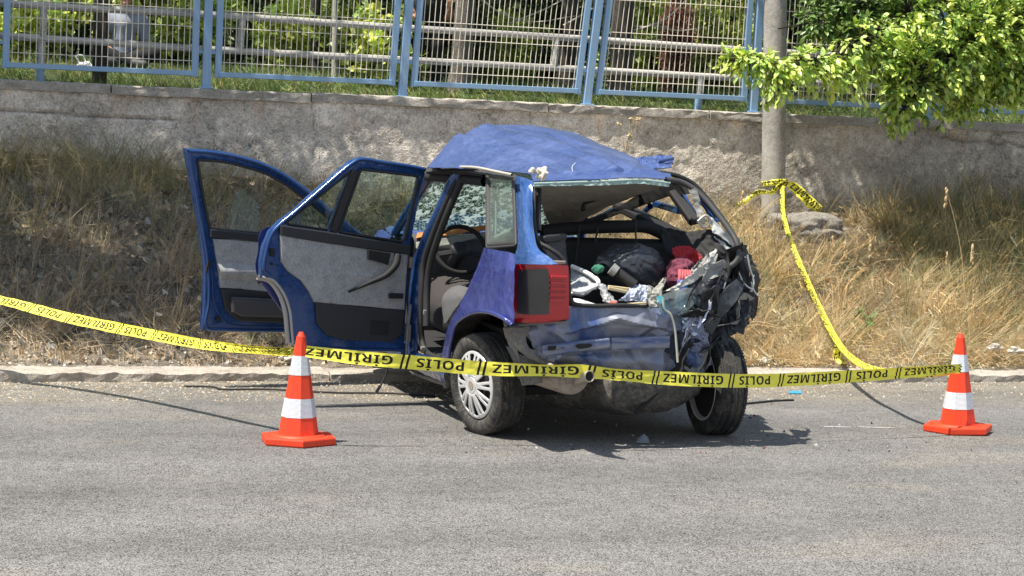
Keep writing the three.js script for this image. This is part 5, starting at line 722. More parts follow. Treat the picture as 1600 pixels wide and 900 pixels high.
const tint = (r, base, v = 0.35) => { const s = 1 + (r() - 0.5) * 2 * v, h = (r() - 0.5) * v; return rgb(base[0] * s * (1 + h), base[1] * s, base[2] * s * (1 - h)); };
const rq = (r) => Q(r() * 6.283, (r() - 0.5) * 2.4, r() * 6.283);
// clumped crown of sprigs: n tufts gathered round nc centres inside an ellipsoid
function crown(name, parent, c, rad, n, nc, sprig, mat, base, seed, sc = 1) {
  const r = rng(seed), cs = Array.from({ length: nc }, () => { let p; do { p = V(r() * 2 - 1, r() * 2 - 1, r() * 2 - 1); } while (p.length() > 1 || p.length() < 0.45); return { p, w: 0.12 + 0.2 * r(), b: 0.65 + 0.7 * r() }; }), list = [];
  for (let i = 0; i < n; i++) { const k = cs[Math.floor(r() * nc)], g = () => (r() + r() + r() - 1.5) * 1.3, q = k.p.clone().add(V(g(), g(), g()).multiplyScalar(k.w)); list.push({ p: [c[0] + q.x * rad[0], c[1] + q.y * rad[1], c[2] + q.z * rad[2]], q: rq(r), s: sc * (0.7 + 0.6 * r()), c: tint(r, base.map((v) => v * k.b), 0.3) }); }
  return scatter(name, sprig, mat, list, parent);
}
const SPR = [sprigGeo(1, 9, 0.1, 0.055, 0.16), sprigGeo(2, 9, 0.085, 0.04, 0.14), sprigGeo(3, 14, 0.12, 0.018, 0.12)];
function tree(label, x, z, h, r0, mat, crownC, crownR, n, seed, base, lean = [0, 0], y0) {
  const y = y0 ?? lawnY(x, z), t = thing('tree', label, 'tree', [x, y - 0.1, z]), r = rng(seed);
  const top = [lean[0], h, lean[1]];
  const trunkG = taper([[0, 0, 0], [0.05 * r() + lean[0] * 0.2, h * 0.3, lean[1] * 0.2], [lean[0] * 0.5 + 0.08, h * 0.65, lean[1] * 0.5], top], r0, r0 * 0.5, 14, 40);
  mesh('trunk', [trunkG, taper([[0, 0.3, 0], [0, -0.1, 0]], r0 * 1.0, r0 * 1.45, 14, 6)], mat, t);
  for (let i = 0; i < 6; i++) { const a = r() * 6.28, e = [crownC[0] - x + Math.cos(a) * crownR[0] * 0.7, crownC[1] - y + (r() - 0.4) * crownR[1], crownC[2] - z + Math.sin(a) * crownR[2] * 0.7], b = [lean[0] * 0.8, h * (0.7 + 0.25 * r()), lean[1] * 0.8]; mesh('branch', taper([b, [lerp(b[0], e[0], 0.5), lerp(b[1], e[1], 0.6), lerp(b[2], e[2], 0.5)], e], r0 * 0.35, 0.012, 7, 14), mat, t); }
  const cr = crown('crown', t, [crownC[0] - x, crownC[1] - y + 0.1, crownC[2] - z], crownR, n, 46, SPR[0], M.leaf, base, seed + 9, 1.5);
  return t;
}
tree('tall tree leaning over the left end of the bank, trunk beyond the left edge', -1.9, -18.9, 6.2, 0.17, M.bark, [-1.3, 6.6, -15.4], [2.9, 1.9, 2.2], 1900, 101, [0.07, 0.13, 0.025], [0.5, 1.8]);
tree('grey barked tree trunk standing behind the third fence panel', [5.238,2.297,-19.8][0], -19.8, 7, 0.115, M.bark, [5.4, 7.6, -20.5], [2.6, 1.9, 2.2], 300, 111, [0.06, 0.12, 0.025], [0.15, 0]);
tree('dark trunked tree behind the fourth fence panel', [6.975,2.299,-19.6][0], -19.6, 7, 0.13, M.barkDark, [7.2, 7.8, -20.5], [2.8, 2, 2.2], 300, 121, [0.05, 0.1, 0.022], [0.1, 0]);
tree('slim white barked young tree behind the second fence panel', [4.328,2.568,-22][0], -22, 5.5, 0.035, std([0.6, 0.58, 0.52], 0.9, { map: concMap }), [4.2, 7.4, -22.5], [1.5, 1.3, 1.4], 200, 131, [0.08, 0.15, 0.03], [-0.15, 0]);
tree('thin dark trunk beside the slim white tree', [4.274,2.601,-23][0], -23, 6.5, 0.06, M.barkDark, [3.3, 7.9, -23.5], [1.8, 1.4, 1.5], 200, 141, [0.05, 0.1, 0.02], [-0.1, 0]);
tree('dark trunk behind the third panel near its right post', [7.149,2.509,-22][0], -22, 6.5, 0.12, M.barkDark, [7.4, 8.2, -24.5], [2.2, 1.6, 1.8], 220, 151, [0.05, 0.1, 0.02], [0.1, 0]);
tree('tall dark tree at the far left behind the fence', [1.278,2.534,-24][0], -24, 6.5, 0.14, M.barkDark, [0.4, 7.8, -24], [2.4, 1.8, 1.9], 260, 161, [0.05, 0.1, 0.02], [0.1, 0]);
// shrubs behind the fence
function shrub(label, px, w, h, n, base, seed, kind = 0, sc = 1) {
  const [x, , z] = px, y = lawnY(x, z), t = thing('shrub', label, 'shrub', [x, y, z], undefined), r = rng(seed);
  for (let i = 0; i < 5; i++) mesh('stem', taper([[(r() - 0.5) * 0.1, -0.05, (r() - 0.5) * 0.1], [(r() - 0.5) * w * 0.4, h * 0.45, (r() - 0.5) * w * 0.4], [(r() - 0.5) * w * 0.9, h * (0.7 + 0.3 * r()), (r() - 0.5) * w * 0.8]], 0.02, 0.006, 6, 12), M.barkDark, t);
  crown('foliage', t, [0, h * 0.55, 0], [w * 0.55, h * 0.55, w * 0.5], n, 26, SPR[kind], M.leaf, base, seed + 3, sc);
  return t;
}
const YG = [0.5, 0.58, 0.12], MG = [0.27, 0.36, 0.08], DG = [0.13, 0.19, 0.06];
const shr = [
  ['sunny yellow green bush at the far left behind the fence', [.81,2.494,-23.5], 1.3, 1.0, 700, YG, 1], ['light green bush right of the seated person', [2.634,2.616,-24.5], 1.5, 1.3, 900, YG, 2], ['dark bush left of the seated person', [1.588,2.664,-26], 2.0, 1.9, 1000, DG, 3],
  ['dark dense shrub behind the left part of the second panel', [3.775,2.768,-26], 2.2, 2.2, 1300, DG, 4], ['bright lime shrub in the middle of the second panel', [4.261,2.719,-23.5], 0.9, 0.8, 480, YG, 5], ['mid green shrub by the slim white tree', [4.936,2.577,-23], 1.2, 1.3, 800, MG, 6], ['lime shoots left of the double fence post', [4.592,2.425,-20.5], 0.6, 0.9, 300, YG, 7],
  ['dark shrub behind the double fence post', [6.253,2.841,-26], 2.0, 2.0, 1100, DG, 8], ['feathery pale green conifer right of the grey trunk', [6.838,2.673,-24], 1.3, 2.0, 1000, [0.15, 0.19, 0.07], 9, 2], ['yellow green shrub low in the third panel', [6.412,2.567,-22.5], 0.8, 0.7, 380, YG, 10], ['dark shrub near the right end of the third panel', [7.892,2.709,-25], 1.8, 1.9, 1000, DG, 11],
  ['bright green leafy shrub left of the rust brown conifer', [8.251,2.573,-22], 0.8, 1.0, 420, YG, 12], ['rust brown dried conifer in the fourth panel', [8.136,2.377,-21], 0.3, 1.1, 420, [0.36, 0.16, 0.1], 13, 3], ['yellow green shrub right of the rust brown conifer', [9.211,2.534,-22.5], 1.0, 1.3, 600, YG, 14], ['dark shrub in the right part of the fourth panel', [9.944,2.713,-25], 2.2, 2.2, 1300, DG, 15], ['tall olive shrub behind the fourth panel', [8.82,2.679,-24], 1.4, 2.1, 1000, [0.1, 0.12, 0.04], 16, 2],
  ['dark green shrub behind the lamp post', [10.661,2.632,-24], 1.8, 2.1, 1000, DG, 17], ['mid green shrub under the overhanging branches', [11.681,2.569,-23], 1.8, 1.7, 1000, MG, 18], ['dark shrub at the far right behind the fence', [13.97,2.597,-24], 2.2, 2.1, 1200, DG, 19], ['olive feathery shrub left of the grey trunk', [5.605,2.53,-22], 0.9, 1.5, 650, [0.12, 0.15, 0.05], 20, 2]];
for (const [l, p, w, h, n, c, s, k = 0] of shr) shrub(l, p, w, h, n, c, s * 31, k === 3 ? 2 : k, k === 2 ? 1.1 : k === 3 ? 0.6 : 1);
{
  const t = thing('dry_branch', 'bare pale dead branches crossing behind the third and fourth fence panels', 'branch', [6.479,3.153,-20.6]), o = t.position;
  for (const p of [[[5.223,3.211,-20.6],[5.438,3.321,-20.6],[5.943,3.547,-20.6]], [[5.619,3.345,-20.6],[5.957,3.167,-20.6],[6.256,3.113,-20.6],[6.816,3.214,-20.6]], [[6.034,3.087,-20.6],[6.4,3.262,-20.6],[6.694,3.421,-20.6]], [[7.432,3.06,-20.6],[7.774,3.194,-20.6],[8.015,3.38,-20.6],[8.188,3.549,-20.6]], [[7.077,3.328,-20.6],[7.429,3.146,-20.6],[7.854,3.14,-20.6]], [[6.632,3.09,-20.6],[6.927,3.263,-20.6],[7.224,3.465,-20.6]], [[7.66,3.159,-20.6],[8.012,3.105,-20.6],[8.401,3.183,-20.6]]]) mesh('twig', taper(p.map((q) => [q[0] - o.x, q[1] - o.y, q[2] - o.z + 0.1 * Math.sin(q[0] * 9)]), 0.014, 0.004, 6, 16), std([0.45, 0.4, 0.33], 0.9), t);
}
// dense wood far behind, and the wooded slope it stands on
struct('hills', mapPos(new THREE.PlaneGeometry(160, 26, 80, 16).rotateX(-0.75).translate(10, 9, -50), (v) => { v.y += 1.5 * fbm(v.x * 0.08, v.z * 0.1, 3, 3); v.z += 1.5 * fbm(v.x * 0.15, v.y * 0.15, 7, 3); }), std([0.035, 0.05, 0.02], 1));
{
  const r = rng(301), list = [], cl = Array.from({ length: 260 }, () => [lerp(-8, 30, r()), lerp(2.6, 7.5, r()), lerp(-30, -38, r()), 0.5 + r() * 0.9, 0.45 + r() * 1.1, r()]);
  for (let i = 0; i < 15000; i++) { const k = cl[Math.floor(r() * cl.length)], g = () => (r() + r() - 1) * 1.1; const b = k[5] < 0.22 ? YG : k[5] < 0.5 ? MG : DG; list.push({ p: [k[0] + g() * k[3], k[1] + g() * k[3] * 0.8, k[2] + g() * k[3]], q: rq(r), s: 1.3 + r(), c: tint(r, b.map((v) => v * k[4]), 0.3) }); }
  tag(scatter('woodland', SPR[0], M.leafDull, list), 'dense mass of dark trees and bushes far behind the fence', 'woodland', null, 'stuff');
}
// ---------- branches hanging over the wall at the upper right ----------
{
  const t = thing('overhanging_tree', 'leafy tree hanging sunlit branches over the wall at the upper right', 'tree', [11.6, lawnY(11.6, -18.6) - 0.1, -18.6]), B = t.position, r = rng(401), rel = (p) => [p[0] - B.x, p[1] - B.y, p[2] - B.z];
  mesh('trunk', taper([[0, 0, 0], [0.1, 1.2, 0.1], [-0.1, 2.4, 0.4]], 0.13, 0.09, 12, 24), M.barkDark, t);
  const lobes = [[6.61,2.494,-15.7],[6.726,2.463,-15.6],[6.853,2.432,-15.5],[7.016,2.317,-15.5],[6.939,2.185,-15.45],[7.227,2.464,-15.6],[7.451,2.418,-15.6],[7.717,2.581,-15.7],[7.73,2.34,-15.6],[7.596,2.863,-16],[7.902,2.856,-16],[8.165,2.997,-15.9],[8.215,2.753,-15.7],[8.034,2.562,-15.7],[8.236,2.507,-15.5],[8.251,2.283,-15.6],[8.272,2.123,-15.6],[8.46,2.91,-15.6],[8.494,2.678,-15.5],[8.423,2.404,-15.6],[8.632,2.502,-15.5],[8.688,2.786,-15.4],[8.718,3.032,-15.5],[8.89,2.625,-15.4],[9.073,2.375,-15.6],[8.927,2.974,-15.3],[9.081,2.755,-15.3],[9.285,2.529,-15.4],[9.193,3.045,-15.3],[9.04,3.157,-15.4],[8.575,3.144,-15.6],[8.361,3.174,-15.8],[8.017,3.111,-16],[7.793,3.141,-16.2],[9.356,2.826,-15.3],[9.505,3.062,-15.3],[8.932,2.257,-15.8],[9.459,2.326,-15.8],[9.595,2.558,-15.5],[9.716,2.792,-15.4],[8.136,2.409,-15.6],[8.613,2.289,-15.7],[7.899,2.71,-15.6],[8.75,2.601,-15.4],[9.103,2.536,-15.5],[8.253,2.78,-15.5],[9.538,2.326,-15.6],[8.107,3.048,-16.3],[8.495,3.187,-16.3],[8.9,3.091,-16.3],[9.295,3.262,-16.3],[9.71,3.165,-16.3],[10.075,2.967,-16.2],[8.316,2.822,-16.3],[8.789,2.667,-16.3],[9.188,2.747,-16.3],[9.6,2.706,-16.3],[9.959,2.598,-16.2],[7.829,3.068,-16.4]];
  const RADS = [0.1, 0.12, 0.13, 0.13, 0.09, 0.16, 0.16, 0.15, 0.15, 0.15];
  const limbs = [[[-0.1, 2.4, 0.4], rel([10.158,3.654,-16.4]), rel([8.933,3.243,-15.9]), rel([8.118,2.903,-15.8]), rel([7.346,2.542,-15.6]), rel([6.616,2.491,-15.6])], [[-0.1, 2.4, 0.4], rel([10.057,3.269,-16.2]), rel([9.047,2.825,-15.6]), rel([8.427,2.504,-15.5]), rel([8.258,2.157,-15.6])], [[-0.1, 2.3, 0.4], rel([10.091,2.898,-16]), rel([9.322,2.607,-15.6]), rel([8.931,2.275,-15.8])], [[-0.1, 2.4, 0.4], rel([9.723,3.644,-16.6]), rel([8.439,3.236,-16.2]), rel([7.642,2.946,-16]), rel([7.22,2.843,-16.1])]];
  const curves = limbs.map((p) => new THREE.CatmullRomCurve3(p.map((q) => V(...q))));
  limbs.forEach((p) => mesh('branch', taper(p, 0.05, 0.006, 7, 40), M.barkDark, t));
  const leaves = [], twigs = [];
  lobes.forEach((L, li) => {
    const c = V(...rel(L)), R = (RADS[li] ?? 0.21) * 1.15; let best = null, bd = 9;
    for (const cv of curves) for (let i = 0; i <= 30; i++) { const p = cv.getPoint(i / 30), d = p.distanceTo(c); if (d < bd) { bd = d; best = p; } }
    for (let k = 0; k < 21; k++) {
      const e = c.clone().add(V(r() - 0.5, r() - 0.5, r() - 0.5).multiplyScalar(R * 1.9)), m = best.clone().lerp(e, 0.5).add(V(0, 0.05, 0)); twigs.push(taper([best.toArray(), m.toArray(), e.toArray()], 0.006, 0.002, 4, 8));
      const dir = e.clone().sub(best).normalize(), nL = Math.round(R * 66);
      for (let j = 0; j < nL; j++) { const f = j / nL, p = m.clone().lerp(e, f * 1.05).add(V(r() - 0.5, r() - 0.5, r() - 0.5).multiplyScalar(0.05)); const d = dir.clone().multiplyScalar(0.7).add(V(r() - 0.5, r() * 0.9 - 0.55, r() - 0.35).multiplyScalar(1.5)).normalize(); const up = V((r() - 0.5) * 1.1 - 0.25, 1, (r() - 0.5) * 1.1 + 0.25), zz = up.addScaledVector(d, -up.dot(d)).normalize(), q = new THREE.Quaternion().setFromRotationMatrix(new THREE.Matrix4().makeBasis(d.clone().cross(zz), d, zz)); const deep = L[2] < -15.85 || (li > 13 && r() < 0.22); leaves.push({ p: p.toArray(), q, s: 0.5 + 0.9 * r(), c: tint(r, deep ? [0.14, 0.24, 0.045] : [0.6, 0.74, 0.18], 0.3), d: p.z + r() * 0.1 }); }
    }
  });
  mesh('twigs', twigs, M.barkDark, t).userData.kind = 'stuff';
  const LG = leafGeo(0.07, 0.034), LG2 = leafGeo(0.06, 0.027, 0.4, 0.35);
  leaves.sort((a, b) => b.d - a.d);
  const mats = Array.from({ length: 10 }, (_, i) => leafMat(leaves[i * 31].c, 0.4, 0.4));
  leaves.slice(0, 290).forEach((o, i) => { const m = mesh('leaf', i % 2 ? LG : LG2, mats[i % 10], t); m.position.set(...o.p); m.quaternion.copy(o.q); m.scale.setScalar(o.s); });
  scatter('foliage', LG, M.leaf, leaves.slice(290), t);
  crown('crown', t, [1.6, 3.6, 1.3], [2.6, 1.6, 2.2], 1200, 40, SPR[0], M.leaf, [0.09, 0.16, 0.03], 431, 1.3);
  mesh('branch', taper([[-0.1, 2.4, 0.4], [-0.8, 3.0, 2.2], rel([9.6, 5.3, -14.6]), rel([8.0, 5.5, -14.1])], 0.06, 0.01, 7, 30), M.barkDark, t);
  crown('crown', t, rel([8.9, 5.5, -13.7]), [2.0, 0.7, 0.8], 650, 26, SPR[0], M.leaf, [0.09, 0.16, 0.03], 441, 1.3);
  crown('crown', t, rel([8.6, 5.8, -16.9]), [2.2, 0.8, 0.7], 700, 24, SPR[0], M.leaf, [0.09, 0.16, 0.03], 451, 1.3);

}
// ---------- grass, straw, leaf litter and gravel ----------
function tuftGeo(seed, n, h, spread, bend, w, heads = 0) {
  const r = rng(seed), pos = [], idx = [];
  for (let i = 0; i < n; i++) {
    const a = r() * 6.283, d = spread * Math.sqrt(r()), H = h * (0.45 + 0.75 * r()), b = bend * H * (0.25 + r()), dir = [Math.cos(a + r()), Math.sin(a + r())], W = w * (0.6 + 0.8 * r()), s = pos.length / 3, side = [-dir[1] * W, dir[0] * W], rr = (r() - 0.5);
    for (let k = 0; k < 4; k++) { const t = k / 3, x = Math.cos(a) * d + dir[0] * b * t * t, z = Math.sin(a) * d + dir[1] * b * t * t, y = H * t * (1 - 0.25 * bend * t), q = (1 - t * 0.85) / 2; pos.push(x - side[0] * q, y, z - side[1] * q + rr * 0.004, x + side[0] * q, y, z + side[1] * q); }
    for (let k = 0; k < 3; k++) { const c = s + k * 2; idx.push(c, c + 1, c + 3, c, c + 3, c + 2); }
    if (i < heads) { const e = pos.length / 3; const [x, y, z] = pos.slice(-6, -3); for (let k = 0; k < 5; k++) { const f = e + k * 3, oy = -k * 0.018; pos.push(x - 0.004, y + oy, z, x + 0.004, y + oy + 0.004, z, x + (k % 2 ? 0.005 : -0.005), y + oy + 0.026, z + 0.004); idx.push(f, f + 1, f + 2); } }
  }
  const g = new THREE.BufferGeometry(); g.setAttribute('position', new THREE.Float32BufferAttribute(pos, 3)); g.setIndex(idx); g.computeVertexNormals(); return g;
}
M.blade = leafMat([1, 1, 1], 0.2, 0.8);
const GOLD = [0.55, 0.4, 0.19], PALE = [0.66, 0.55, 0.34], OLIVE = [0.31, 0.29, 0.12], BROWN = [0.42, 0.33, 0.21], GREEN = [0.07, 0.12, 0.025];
const slopeQ = (r, t = 0.3) => Q(r() * 6.283, (r() - 0.5) * t + 0.12, (r() - 0.5) * t);
function cover(name, label, geo, n, seed, where, colour, yf, sMin = 0.6, sMax = 1.3, flat = false, kindMat = M.blade) {
  const r = rng(seed), list = []; let guard = 0;
  while (list.length < n && guard++ < n * 30) { const [x, z] = where(r); if (x === null) continue; if (yf === bankY && z < -16.1 && Math.hypot((x - POLE[0] - 0.17) / 0.5, (z - POLE[2] - 0.35) / 0.5) < 1) continue; const p = [x, yf(x, z) - 0.005, z]; list.push({ p, q: flat ? Q(r() * 6.283, (r() - 0.5) * 1.2 + 0.35, (r() - 0.5) * 1.2) : slopeQ(r, 0.5), s: lerp(sMin, sMax, r()), c: colour(r, x, z) }); }
  return tag(scatter(name, geo, kindMat, list), label, name.replace(/_/g, ' '), null, 'stuff');
}
const rnd = (r, a, b) => a + (b - a) * r();
const clumpy = (x, z, s, f = 1.2) => fbm(x * f, z * f, s, 3);
// dry golden grass on the right part of the bank
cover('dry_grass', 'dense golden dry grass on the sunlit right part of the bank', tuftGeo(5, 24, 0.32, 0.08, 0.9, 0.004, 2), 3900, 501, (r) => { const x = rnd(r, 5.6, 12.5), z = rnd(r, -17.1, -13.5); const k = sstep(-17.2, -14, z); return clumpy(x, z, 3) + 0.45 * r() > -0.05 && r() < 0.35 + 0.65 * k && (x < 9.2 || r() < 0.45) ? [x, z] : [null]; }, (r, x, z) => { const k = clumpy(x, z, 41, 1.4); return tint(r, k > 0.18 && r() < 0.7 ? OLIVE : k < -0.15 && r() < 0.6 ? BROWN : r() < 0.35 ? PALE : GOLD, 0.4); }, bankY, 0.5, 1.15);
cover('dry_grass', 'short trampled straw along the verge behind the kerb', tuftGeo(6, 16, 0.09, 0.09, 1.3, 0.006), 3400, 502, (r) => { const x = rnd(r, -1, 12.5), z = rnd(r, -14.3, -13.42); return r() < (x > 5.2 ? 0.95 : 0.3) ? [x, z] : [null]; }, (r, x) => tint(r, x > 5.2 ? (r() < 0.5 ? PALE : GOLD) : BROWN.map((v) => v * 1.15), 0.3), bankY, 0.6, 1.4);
cover('tall_grass', 'tall shaded olive grass on the far right of the bank', tuftGeo(7, 22, 0.52, 0.09, 0.9, 0.0042, 1), 1500, 503, (r) => { const x = rnd(r, 8.5, 13), z = rnd(r, -17.2, -14.4); return clumpy(x, z, 9) + 0.6 * r() > 0.05 ? [x, z] : [null]; }, (r) => tint(r, r() < 0.5 ? OLIVE : r() < 0.75 ? [0.09, 0.11, 0.04] : BROWN, 0.35), bankY, 0.6, 1.25);
cover('tall_grass', 'tall olive and straw grass under the wall at the upper left', tuftGeo(8, 22, 0.46, 0.12, 1.3, 0.0042, 0), 430, 504, (r) => { const x = rnd(r, -1, 3.6), z = rnd(r, -17.2, -15.6); return r() < sstep(3.7, 0.8, x) * (0.35 + sstep(-16.1, -17, z)) + 0.08 && clumpy(x, z, 5) + 0.5 * r() > 0 ? [x, z] : [null]; }, (r) => tint(r, r() < 0.55 ? OLIVE : r() < 0.8 ? [0.3, 0.25, 0.11] : [0.1, 0.12, 0.04], 0.35), bankY, 0.55, 1.2);
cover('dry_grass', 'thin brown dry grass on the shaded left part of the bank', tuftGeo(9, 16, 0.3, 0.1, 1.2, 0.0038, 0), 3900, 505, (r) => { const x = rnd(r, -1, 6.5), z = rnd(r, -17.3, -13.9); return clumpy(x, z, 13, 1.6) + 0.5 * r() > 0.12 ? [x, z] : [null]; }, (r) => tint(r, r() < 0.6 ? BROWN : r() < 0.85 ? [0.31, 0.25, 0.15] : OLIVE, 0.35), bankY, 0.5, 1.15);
cover('tall_grass', 'scattered taller dry and green clumps on the right of the bank', tuftGeo(14, 26, 0.55, 0.09, 0.7, 0.0045, 5), 420, 507, (r) => { const x = rnd(r, 5.8, 12), z = rnd(r, -16.9, -13.9); return clumpy(x, z, 33, 1.8) > 0.12 ? [x, z] : [null]; }, (r) => tint(r, r() < 0.4 ? [0.62, 0.44, 0.22] : r() < 0.7 ? [0.2, 0.21, 0.07] : [0.36, 0.24, 0.12], 0.3), bankY, 0.6, 1.2);
cover('dry_grass', 'dry grass tufts along the foot of the wall', tuftGeo(10, 18, 0.3, 0.08, 0.9, 0.0042, 3), 700, 506, (r) => [rnd(r, 3.0, 12.5), rnd(r, -17.28, -16.7)], (r) => tint(r, r() < 0.5 ? GOLD : r() < 0.75 ? BROWN : OLIVE, 0.35), bankY, 0.5, 1.1);
const litterG = (() => { const g = leafGeo(0.075, 0.045, 0.5, 0.5); return g.translate(0, -0.03, 0).rotateX(-1.3); })();
cover('leaf_litter', 'curled grey brown fallen leaves covering the left part of the bank', litterG, 4600, 511, (r) => { const x = rnd(r, -1, 6.4), z = rnd(r, -17.2, -13.45); return clumpy(x, z, 21, 1.1) + 0.7 * r() > 0.1 ? [x, z] : [null]; }, (r) => tint(r, r() < 0.55 ? [0.33, 0.28, 0.22] : r() < 0.85 ? [0.46, 0.4, 0.32] : [0.2, 0.14, 0.1], 0.35), (x, z) => bankY(x, z) + 0.012, 0.5, 1.2, true, M.leafDull);
cover('leaf_litter', 'few pale dry leaves and straw bits among the golden grass', litterG, 1600, 512, (r) => [rnd(r, 6.2, 12.5), rnd(r, -16.8, -13.4)], (r) => tint(r, [0.45, 0.36, 0.24], 0.35), (x, z) => bankY(x, z) + 0.012, 0.4, 0.9, true, M.leafDull);
cover('grass', 'green grass on the lawn edge above the retaining wall', tuftGeo(12, 16, 0.13, 0.08, 0.7, 0.006), 5200, 521, (r) => { const x = rnd(r, -1.5, 13.5), z = -17.68 - 5.5 * Math.pow(r(), 1.6); return [x, z]; }, (r, x, z) => tint(r, r() < 0.7 ? [0.15, 0.23, 0.05] : r() < 0.85 ? [0.26, 0.27, 0.07] : [0.36, 0.3, 0.14], 0.35), lawnY, 0.6, 1.3);
const stone = (seed, det = 1) => { const g = new THREE.IcosahedronGeometry(0.5, det), p = g.attributes.position; for (let i = 0; i < p.count; i++) { const x = p.getX(i), y = p.getY(i), z = p.getZ(i), s = 1 + 0.5 * n3(x * 1.7 + seed, y * 1.7, z * 1.7); p.setXYZ(i, x * s, y * s * 0.7, z * s); } g.computeVertexNormals(); return toCreasedNormals(g, 0.5); };
const roadY = (x, z) => 0.012 * fbm(x * 0.3, z * 0.3, 1, 3);
M.gravel = std([1, 1, 1], 0.95);
cover('gravel', 'loose tan gravel and grit lying along the foot of the kerb', stone(3), 6000, 531, (r) => { const x = rnd(r, -1, 12), d = Math.pow(r(), 2.2); return r() < (x < 6 ? 1 : 0.35) ? [x, -13.045 + d * 1.0] : [null]; }, (r) => tint(r, [0.42, 0.37, 0.29], 0.4), (x, z) => roadY(x, z) + 0.004, 0.005, 0.019, true, M.gravel);
cover('gravel', 'small pebbles and grit on the dusty verge', stone(5), 3000, 532, (r) => [rnd(r, -1, 12.5), rnd(r, -14.2, -13.38)], (r) => tint(r, [0.46, 0.4, 0.32], 0.4), bankY, 0.008, 0.035, true, M.gravel);
// ---------- single weeds and stones one can point at ----------
function weed(label, base, tips, r0 = 0.004, head = 0.012, col = [0.45, 0.33, 0.18], kind = 'umbel', seed = 1) {
  const t = thing('dry_weed', label, 'weed', base), r = rng(seed), m = std(col, 0.9);
  tips.forEach((q, i) => { const e = [q[0] - base[0], q[1] - base[1], q[2] - base[2]], s = i ? [e[0] * 0.15, (tips[0][1] - base[1]) * 0.45, e[2] * 0.15] : [0, -0.05, 0]; mesh('stalk', taper([s, [lerp(s[0], e[0], 0.4), lerp(s[1], e[1], 0.6), lerp(s[2], e[2], 0.5)], e], r0, r0 * 0.5, 5, 14), m, t);
    const hs = []; for (let k = 0; k < (kind === 'umbel' ? 9 : 12); k++) hs.push(new THREE.IcosahedronGeometry(head * (0.5 + 0.6 * r()), 0).scale(1, kind === 'umbel' ? 0.8 : 2, 1).translate(e[0] + (r() - 0.5) * head * (kind === 'umbel' ? 2.6 : 1.5), e[1] + (kind === 'umbel' ? (r() - 0.5) * head * 1.5 : -k * head * 1.1), e[2] + (r() - 0.5) * head * 2)); mesh('seed_head', hs, std(kind === 'umbel' ? [0.55, 0.45, 0.28] : [0.5, 0.37, 0.2], 0.95), t); });
  return t;
}
weed('dry umbel weed with round seed heads standing above the car roof', [6.088,1.481,-16.9], [[6.137,1.994,-16.9],[6.207,1.997,-16.9],[6.025,1.943,-16.9],[6.131,1.84,-16.9]], 0.005, 0.014);
weed('tall dry grass stalk with a drooping seed head right of the tape', [8.433,.347,-14.6], [[8.225,1.456,-14.7], [8.504,.974,-14.7]], 0.0045, 0.012, [0.5, 0.38, 0.2], 'spike', 2);
weed('straw stalk bent over beside the right cone', [8.216,.14,-14.2], [[8.248,.622,-14.2], [7.909,.618,-14.2]], 0.005, 0.008, [0.62, 0.5, 0.24], 'spike', 3);
weed('russet dry weed in front of the footing, leaning right', [7.207,.472,-14.9], [[7.33,1.006,-15],[7.453,.964,-15],[7.684,.98,-15]], 0.004, 0.011, [0.45, 0.28, 0.13], 'spike', 4);
weed('thin dark stalk dotted with pale seeds on the right of the bank', [8.036,.243,-14.5], [[8.149,.924,-14.5]], 0.003, 0.008, [0.3, 0.2, 0.12], 'spike', 5);
weed('tall straw stalk leaning left by the wrecked corner', [6.746,.475,-14.8], [[6.6,1.098,-15],[6.47,1.376,-15]], 0.004, 0.012, [0.5, 0.36, 0.18], 'spike', 6);
{
  const p = [7.162,.327,-14], t = thing('green_weed', 'small fresh green leafy weed on the bank left of the right cone', 'weed', p), r = rng(9);
  const m = leafMat([0.12, 0.22, 0.04]); for (let i = 0; i < 26; i++) { const l = mesh('leaf', LGW(), m, t); l.position.set((r() - 0.5) * 0.2, r() * 0.16, (r() - 0.5) * 0.15); l.quaternion.copy(rq(r)); l.scale.setScalar(0.5 + 0.5 * r()); }
  mesh('stem', taper([[0, -0.05, 0], [0.02, 0.1, 0], [-0.03, 0.2, 0.02]], 0.005, 0.002, 5, 10), m, t);
}
function LGW() { return LGW.g ??= leafGeo(0.08, 0.035); }
for (const [p, s, l] of [[[6.069,.109,-13.5], 0.075, 'white stone on the verge right of the wrecked car'], [[8.092,.218,-13.55], 0.085, 'white stone behind the right cone, left of two'], [[8.249,.199,-13.5], 0.09, 'white stone at the far right edge of the verge'], [[2.377,.125,-13.5], 0.1, 'pale flat stone behind the left cone'], [[5.141,1.317,-15.8], 0.05, 'small pale stone behind the car roof']]) { const m = tag(mesh('stone', stone(p[0] * 3, 4), std([0.66, 0.62, 0.56], 0.9, { bumpMap: concBump, bumpScale: 0.004 })), l, 'stone'); m.position.set(...p); m.scale.set(s * 1.3, s * 0.9, s); }

// ---------- small debris on the road ----------
const RY = (p, h = 0.004) => [p[0], roadY(p[0], p[2]) + h, p[2]];
tag(mesh('plastic_shard', [sheet([[[-0.05, 0, 0.02], [0.03, 0, 0.03]], [[-0.03, 0.012, 0], [0.03, 0.03, 0]], [[-0.03, 0.015, -0.02], [0.012, 0.045, -0.022]]], { nu: 8, nv: 8, amp: 0.006, freq: 20 })], std([0.2, 0.22, 0.24], 0.6)), 'small grey plastic shard on the road in the shadow behind the car', 'debris').position.set(...RY([3.853,0,-10.207]));
tag(mesh('plastic_shard', [sheet([[[-0.05, 0, 0.012], [0.05, 0, 0.012]], [[-0.045, 0.012, -0.012], [0.05, 0.016, -0.012]]], { nu: 8, nv: 4, amp: 0.004, freq: 20 })], std([0.05, 0.3, 0.55], 0.5)), 'small flat bright blue plastic scrap on the road by the kerb', 'debris').position.set(...RY([5.796,0,-12.354]));
